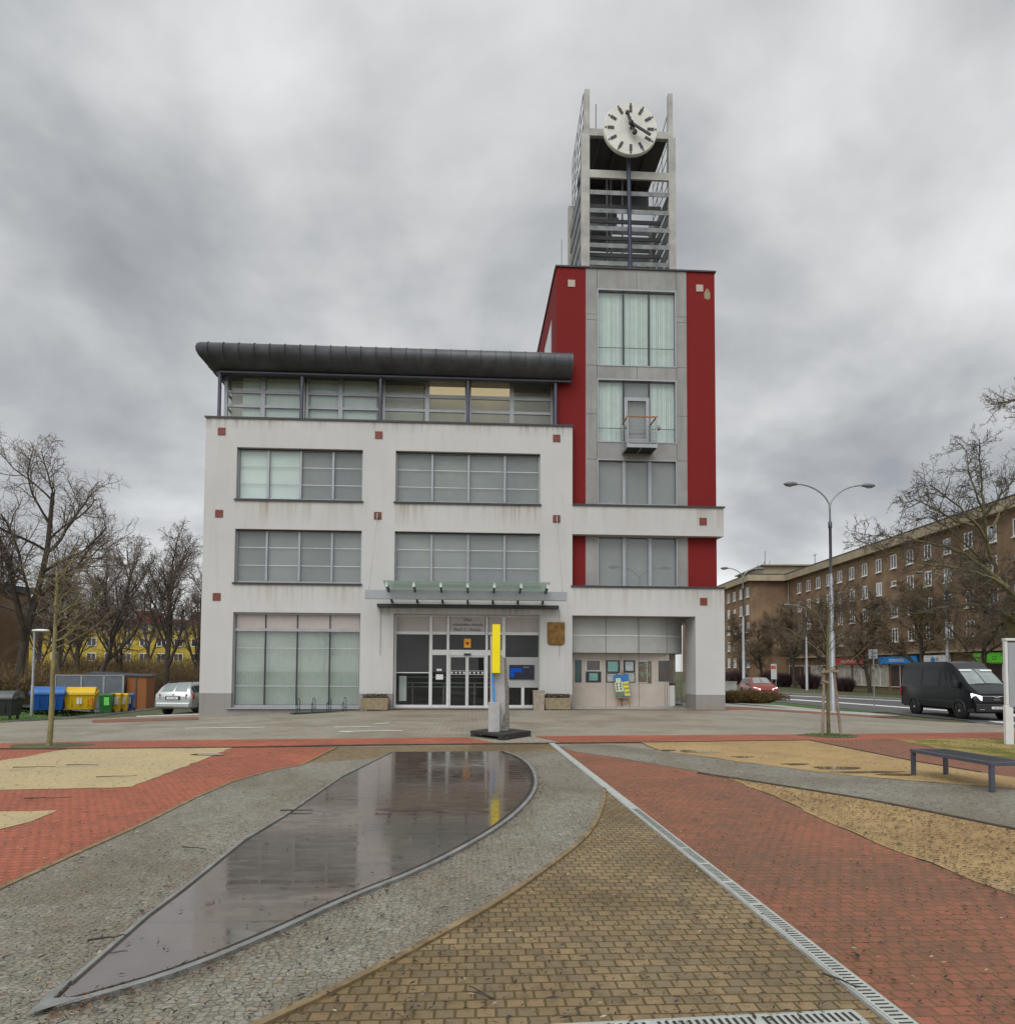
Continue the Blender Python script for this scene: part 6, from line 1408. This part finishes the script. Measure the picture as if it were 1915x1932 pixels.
# high branch tip of the neighbouring tree at the upper right
b2_ = Vector((24.5, 22.5, -.4)); t2 = thing('mossy_tree', 'neighbouring tree of which only one dark branch tip shows at the upper right edge', 'tree', b2_)
o = [[], []]; P_ = [Vector((0, 0, -.2)), Vector((-.2, 0, 5)), Vector((-1.2, 0, 8)), C6(1500, 330, 22.) + base - b2_, C6(1330, 180, 22.) + base - b2_, C6(1210, 50, 22.) + base - b2_, C6(1110, 80, 22.) + base - b2_]
o[0].append((P_, [.3, .25, .17, .09, .06, .035, .014], 1))
for j in range(26):
    t_ = 3 + 3 * (j + r.random()) / 26; i = min(5, int(t_)); q = P_[i].lerp(P_[i + 1], t_ - i); d = (P_[i + 1] - P_[i]).normalized(); aa = R(r.uniform(30, 70))
    grow(r, q, (d * math.cos(aa) + perp(d, r) * math.sin(aa)).normalized(), r.uniform(.4, 1.), .018, 2, 4, tc, o)
a, b = tree_meshes(o, '', ''); a.build('trunk', 'bark_moss', t2); b.build('crown', 'bark_twig', t2)

# ---------------------------------------------------------------- blocks of flats
def blocks():
    s = ray(964, 1265); s = Vector((s.x, s.y)).normalized(); P0 = Dp(1915, 1269, 61.6); rz = math.atan2(s.y, s.x)
    ap = thing('apartment_block', 'long brown rendered block of flats with shops, running away at the right', 'building', (P0.x, P0.y, -.6), rz)
    ZT = 15.6 + 1.65 + .6; UW = 50.4; YW_ = 6.0
    L2W = lambda u, v_: (P0.x + s.x * u - s.y * v_, P0.y + s.y * u + s.x * v_)
    g = MB(); g.box(-26, UW + .5, -13, 0, 0, ZT - 1.0); g.box(UW, UW + 45, -13, YW_, 0, ZT - 1.0); g.build('wall', 'render_brown', ap)
    g = MB(); g.box(-26, UW - .003, -13, .75, ZT - .999, ZT); g.box(UW - .9, UW + 45, -13, YW_ + .75, ZT - .999, ZT + .02); g.build('cornice', 'cornice', ap)
    g = MB(); g.box(-26, UW - .003, -13.05, .8, ZT + .021, ZT + .12); g.box(UW - .95, UW + 45, -13.05, YW_ + .8, ZT + .021, ZT + .13); g.build('roof_edge', 'flashing', ap)
    g = MB(); g.box(UW + 1, UW + 14, -6, 3.5, ZT + .14, ZT + 1.7); g.box(UW + .4, UW + 14.5, -6.5, 3.9, ZT + 1.701, ZT + 1.9); g.build('penthouse', 'cornice', ap)
    g = MB()
    for u, v_, h in ((UW + 3, 2.5, 4.5), (UW + 3.6, 1.5, 3.), (UW + 5, 3., 2.6), (UW + 2, 3., 2.6), (UW - 8, -1, 2.2)): g.tube([(u, v_, ZT), (u, v_, ZT + h)], .05, 5)
    g.tube([(UW - 8.6, -1, ZT + 2), (UW - 7.4, -1, ZT + 2)], .04, 5); g.build('roof_aerials', 'steel_post', ap)
    r = random.Random(2)
    def win(u, v_, zc, w_=1.2, h=1.62, fl=True):
        f = MB(); t = .115; x0, x1, z0, z1 = u - w_ / 2, u + w_ / 2, zc - h / 2, zc + h / 2; y0, y1 = v_ - .06, v_ + .05
        f.box(x0, x0 + t, y0, y1, z0, z1); f.box(x1 - t, x1, y0, y1, z0, z1); f.box(x0 + t, x1 - t, y0, y1, z0, z0 + .12); f.box(x0 + t, x1 - t, y0, y1, z1 - .1, z1)
        if fl: f.box(u - .08, u + .08, y0, y1, z0 + .12, z1 - .1)
        f.box(x0 - .08, x1 + .08, y0, y1 + .14, z0 - .1, z0 - .004)
        w = f.build('window', 'white_trim', ap)
        g = MB(); g.quad((x0 + t, v_ + .015, z0 + .12), (x1 - t, v_ + .015, z0 + .12), (x1 - t, v_ + .015, z1 - .1), (x0 + t, v_ + .015, z1 - .1)); g.build('pane', 'pane_light' if r.random() < .25 else 'pane_dark', w)
    us = [64.1 - 61.6 + 3.33 * k for k in range(-5, 14)]
    for k, u in enumerate(us):
        if u > UW - 1.2: continue
        for j in range(4):
            zc = 14.6 + .6 - 2.9 * j
            if (k + 2) % 6 == 0 and j == 1: win(u, 0, zc + .3, .95, .62, False)
            else: win(u, 0, zc)
    for k in range(8):
        for j in range(5):
            zc = 14.6 + .6 - 2.9 * j
            if k == 2 and j == 1: win(UW + 1.5 + 3.3 * k, YW_, zc + .3, .95, .62, False)
            else: win(UW + 1.5 + 3.3 * k, YW_, zc)
    g = MB(); g.box(-26, UW - .4, 0.001, .55, 4.22, 4.42); g.build('shop_canopy', 'cornice', ap)
    g = MB(); g.tube([(UW - .6, .12, 0), (UW - .6, .12, ZT - 1)], .07, 6); g.build('downpipe', 'concrete_light', ap)
    r = random.Random(6); u = -25.
    while u < UW - 3:                        # shop fronts
        w_ = r.uniform(3.6, 4.6); g = MB(); g.box(u, u + w_ - .6, .02, .08, .5, 3.0); sf = g.build('shop_window', r.choice(['shop_dark', 'shop_dark', 'shop_light', 'pane_dark']), ap)
        g = MB(); g.box(u - .05, u + w_ - .55, .03, .13, 3.001, 3.08); g.box(u + w_ * .4, u + w_ * .4 + .08, .081, .13, .5, 3.0); g.box(u - .05, u + w_ - .55, .03, .13, .42, .499); g.build('shop_frame', 'white_trim', sf); u += w_
    def sign(u0, u1, z0, z1, mat, label, cap, capm, size, icon=None):
        x, y = L2W((u0 + u1) / 2, .3); t = thing('shop_sign', label, 'shop sign', (x, y, -.6), rz, 'shop signs on the brown block'); h = (u1 - u0) / 2
        g = MB(); g.box(-h, h, -.15, .12, z0, z1); g.build('board', mat, t, bev=.02)
        g = MB(); rr_ = random.Random(len(label)); zc = (z0 + z1) / 2; wd = h * size   # lettering too small to be read
        if cap == 'marks':
            a = -wd
            while a < wd:
                b = rr_.uniform(.1, .22); g.box(-a - b, -a, .121, .135, zc - .16, zc - .1); g.box(-a - .06, -a, .121, .135, zc - .1, zc + rr_.choice((.1, .16, .2))); g.box(-a - b, -a - .061, .121, .135, zc + .05, zc + .11); a += b + .1
            g.build('lettering', capm, t)
        if icon == 'drop': g = MB(); g.prism([(.9, .122, zc - .3), (.2, .122, zc - .3), (.2, .122, zc - .02), (.55, .122, zc + .28), (.9, .122, zc - .02)], (0, .012, 0)); g.build('emblem', 'sign_blue', t)
        if cap == 'CZ': q = text('CZ', .5, capm, 'lettering', t, (-h * .55, .125, zc - .18), (R(90), 0, R(180)))
        return t
    sign(25.6, 33.4, 3.15, 4.05, 'sign_red', 'red shop sign on the brown block, left of the road sign', 'marks', 'ink_white', .62)
    sign(14.4, 22.2, 3.15, 4.0, 'sign_blue', 'bright blue shop sign with white lettering right of the road sign', 'marks', 'ink_white', .38)
    sign(8.7, 13.0, 3.15, 4.0, 'sign_white', 'white shop sign with a small blue emblem above the van roof', 'marks', 'ink_dark', .2, 'drop')
    q = sign(1.2, 5.0, 3.1, 4.05, 'sign_green', 'lime green shop sign with dark lettering right of the van', 'CZ', 'ink_dark', .5)
    # trees of the avenue in front of it
    GS = 'bare avenue trees along the brown block'
    ac = dict(CFG); ac.update(kids=[12, 9, 9, 6], t0=[.22, .2, .15, .1], ang=[(32, 62), (25, 55), (30, 60), (30, 65)], rmin=.016, up=[.05, .06, .04, .03, 0])
    us_ = [(50050 / (px - 957) - 61.6) for px in (1857, 1737, 1640, 1562, 1496, 1437, 1391)]
    lbs = ['bare avenue tree behind the right half of the van, by the green sign', 'bare avenue tree with a forked trunk behind the van roof', 'bare avenue tree with a leaning trunk beside the road sign post', 'bare avenue tree with a wide fork behind the tall street lamp', 'bare avenue tree standing between the distant lamp and the tall lamp', 'bare avenue tree right of the second two armed lamp', 'bare avenue tree left of the second two armed lamp, by the white pier']
    srcs = []
    for i, (u, lb) in enumerate(zip(us_, lbs)):
        x, y = L2W(u, 6.9); lo = (x, y, -.62)
        if i < 3: srcs.append(make_tree('avenue_tree', lb, 'tree', 50 + i * 3, (12.5, 11.5, 11.)[i], .23, lo, ac, 'bark_brown', 'street_twig', GS, ((0, 0), (.05, 0), (-.22, 0))[i]))
        else: dup(srcs[i % 3], lo, i * 1.3, lb, GS, (.98, 1.05, 1.0)[i % 3])
    GU = 'shrubs before the shops'
    x, y = L2W(19.5, 6.2); pb = bush('shrub', 'plum coloured round shrub before the red shop front', 41, 1.7, 1.4, 2.2, 1500, 'bush_plum', (x, y, -.6), GU, 'bush_plum', 1200); pb.location = (*L2W(25.5, 7.4), -.6)
    for u, v_, s_, rz_, lb in ((15.5, 7.6, .78, 1., 'low brown shrub under the blue shop sign, left of the van'), (18.6, 7.2, .8, 2., 'low brown shrub under the left end of the blue shop sign'), (36, 6.6, 1., 3., 'shrub behind the tall lamp, under the red sign end'), (42, 6.2, 1.15, 4., 'dark shrub between the avenue trees by the distant lamp'), (52, 8, 1.2, 5., 'dark shrub just right of the red car'), (60, 8.5, 1.2, 6., 'dark shrub behind the red car')):
        dup(pb, (*L2W(u, v_), -.6), rz_, lb, GU, s_)
    x, y = L2W(33, 9.); t = thing('notice_case', 'small white display case with a red heading behind the staked tree', 'display case', (x, y, -.6), rz)
    g = MB(); g.box(-.9, .9, -.06, .06, 1.1, 3.2); g.build('panel', 'paper_white', t); g = MB(); g.box(-.8, .8, .061, .07, 2.5, 2.95); g.build('heading', 'sign_red', t); g = MB(); g.box(-.8, -.7, -.05, .05, 0, 1.1); g.box(.7, .8, -.05, .05, 0, 1.1); g.build('leg', 'pole_galv', t)
    # yellow block far behind the trees at the left
    yb_ = thing('apartment_block', 'yellow block of flats with a red roof edge far behind the trees', 'building', (-66, 118, -1), R(4))
    g = MB(); g.box(-50, 30, 0, 12, 0, 10.0); g.build('wall', 'render_yellow', yb_)
    g = MB(); g.box(-50.2, 30.2, -.3, 12, 10.0, 10.75); g.build('roof_edge', 'roof_red', yb_)
    for x0, x1 in ((1, 4.2), (9, 11.8), (-14, -10), (18, 26)): g = MB(); g.box(x0, x1, 3, 8, 10.751, 12.4); g.build('roof_house', 'roof_red', yb_)
    for i in range(20):
        for j in range(4):
            if (i * 7 + j * 3) % 11 == 0: continue
            g = MB(); x = -25 + 2.75 * i; z = 1.2 + 2.5 * j; g.box(x, x + 1.5, -.07, .02, z, z + 1.35); w = g.build('window', 'white_trim', yb_); g = MB(); g.box(x + .12, x + .7, -.09, -.071, z + .12, z + 1.23); g.box(x + .8, x + 1.38, -.09, -.071, z + .12, z + 1.23); g.build('pane', 'pane_dark', w)
    p = Dp(-270, 1280, 66); bb_ = thing('apartment_block', 'dark brown block cut off by the left edge, behind the branches', 'building', (p.x, p.y, -1), R(-14))
    g = MB(); g.box(-9, 5.0, 0, 14, 0, 11.0); g.build('wall', 'render_brown', bb_); g = MB(); g.box(-9.4, 5.4, -.5, 14.4, 11.0, 11.7); g.build('roof_edge', 'roof_zinc', bb_)
    for i in range(4):
        for j in range(4): g = MB(); x = -7.6 + 3.1 * i; z = 1.5 + 2.5 * j; g.box(x, x + 1.3, -.06, .02, z, z + 1.3); w = g.build('window', 'white_trim', bb_); g = MB(); g.box(x + .12, x + 1.18, -.08, -.061, z + .12, z + 1.18); g.build('pane', 'pane_dark', w)
blocks()

# ---------------------------------------------------------------- sky, sun, camera
w = bpy.data.worlds.new('World'); scene.world = w; w.use_nodes = True
n, l = w.node_tree.nodes, w.node_tree.links; n.clear()
SUN_EL, SUN_AZ = R(52), R(205)               # azimuth measured clockwise from +Y
sky = n.new('ShaderNodeTexSky'); sky.sky_type = 'NISHITA'; sky.sun_disc = False; sky.sun_elevation = SUN_EL; sky.sun_rotation = SUN_AZ
bg1 = n.new('ShaderNodeBackground'); bg1.inputs[1].default_value = .1; l.new(sky.outputs[0], bg1.inputs[0])
tc_ = n.new('ShaderNodeTexCoord'); sp_ = n.new('ShaderNodeSeparateXYZ'); l.new(tc_.outputs['Generated'], sp_.inputs[0])
def mth(op, a, b=None):
    m_ = n.new('ShaderNodeMath'); m_.operation = op
    for s_, v_ in zip(m_.inputs, (a, b)):
        if v_ is None: continue
        if isinstance(v_, (int, float)): s_.default_value = v_
        else: l.new(v_, s_)
    return m_.outputs[0]
zc = mth('ADD', mth('MAXIMUM', sp_.outputs['Z'], 0.), .42)
cb = n.new('ShaderNodeCombineXYZ'); l.new(mth('DIVIDE', sp_.outputs['X'], zc), cb.inputs[0]); l.new(mth('DIVIDE', sp_.outputs['Y'], zc), cb.inputs[1])
f1 = noise_(n, l, mapping(n, l, cb.outputs[0], (1., 1., 1), loc=(9.7, 5.3, 2)), 1.9, 6, .5, .25)
f2 = noise_(n, l, mapping(n, l, cb.outputs[0], (1, 1, 1), loc=(7.3, 2.4, 3)), 5.2, 5, .5, .15)
f = mth('ADD', mth('MULTIPLY', f1, .80), mth('MULTIPLY', f2, .20))
cc = ramp(n, l, f, [(.33, (.262, .274, .292)), (.43, (.357, .369, .381)), (.51, (.475, .483, .488)), (.59, (.585, .592, .597)), (.69, (.72, .725, .73))])
bg2 = n.new('ShaderNodeBackground'); l.new(cc, bg2.inputs[0]); 
dt = n.new('ShaderNodeVectorMath'); dt.operation = 'DOT_PRODUCT'; l.new(tc_.outputs['Generated'], dt.inputs[0])   # the cloud is brightest round the veiled sun
dt.inputs[1].default_value = (math.sin(SUN_AZ) * math.cos(SUN_EL), math.cos(SUN_AZ) * math.cos(SUN_EL), math.sin(SUN_EL))
l.new(mth('ADD', mth('MULTIPLY', mth('POWER', mth('MAXIMUM', dt.outputs['Value'], 0.), 1.6), 1.35), mth('ADD', 1.14, mth('MULTIPLY', mth('POWER', mth('SUBTRACT', 1., mth('MAXIMUM', sp_.outputs['Z'], 0.)), 5.), .55))), bg2.inputs[1])
mx = n.new('ShaderNodeMixShader'); mx.inputs[0].default_value = .94; l.new(bg1.outputs[0], mx.inputs[1]); l.new(bg2.outputs[0], mx.inputs[2])
wo = n.new('ShaderNodeOutputWorld'); l.new(mx.outputs[0], wo.inputs[0])
sl = bpy.data.lights.new('sun', 'SUN'); sl.energy = 1.5; sl.angle = R(40); sl.color = (1., .97, .92)
so = bpy.data.objects.new('sun', sl); COL.objects.link(so)
sd = Vector((math.sin(SUN_AZ) * math.cos(SUN_EL), math.cos(SUN_AZ) * math.cos(SUN_EL), math.sin(SUN_EL)))
so.rotation_euler = (-sd).to_track_quat('-Z', 'Y').to_euler(); so.location = (0, 0, 40)
cam = bpy.data.cameras.new('camera'); co_ = bpy.data.objects.new('camera', cam); COL.objects.link(co_); scene.camera = co_
co_.matrix_world = Matrix(((RT.x, UP.x, -FW.x, CAM.x), (RT.y, UP.y, -FW.y, CAM.y), (RT.z, UP.z, -FW.z, CAM.z), (0, 0, 0, 1)))
cam.sensor_fit = 'VERTICAL'; cam.sensor_height = 36; cam.sensor_width = 36; cam.lens = FPX / 1932 * 36
cam.shift_y = (CY - 966) / 1932; cam.shift_x = 0; cam.clip_start = .1; cam.clip_end = 3000
scene.view_settings.view_transform = 'Standard'; scene.view_settings.look = 'None'; scene.view_settings.exposure = .12; scene.view_settings.gamma = 1.
scene.render.engine = 'CYCLES'; scene.cycles.max_bounces = 8; scene.cycles.transparent_max_bounces = 12; scene.cycles.caustics_reflective = False; scene.cycles.caustics_refractive = False
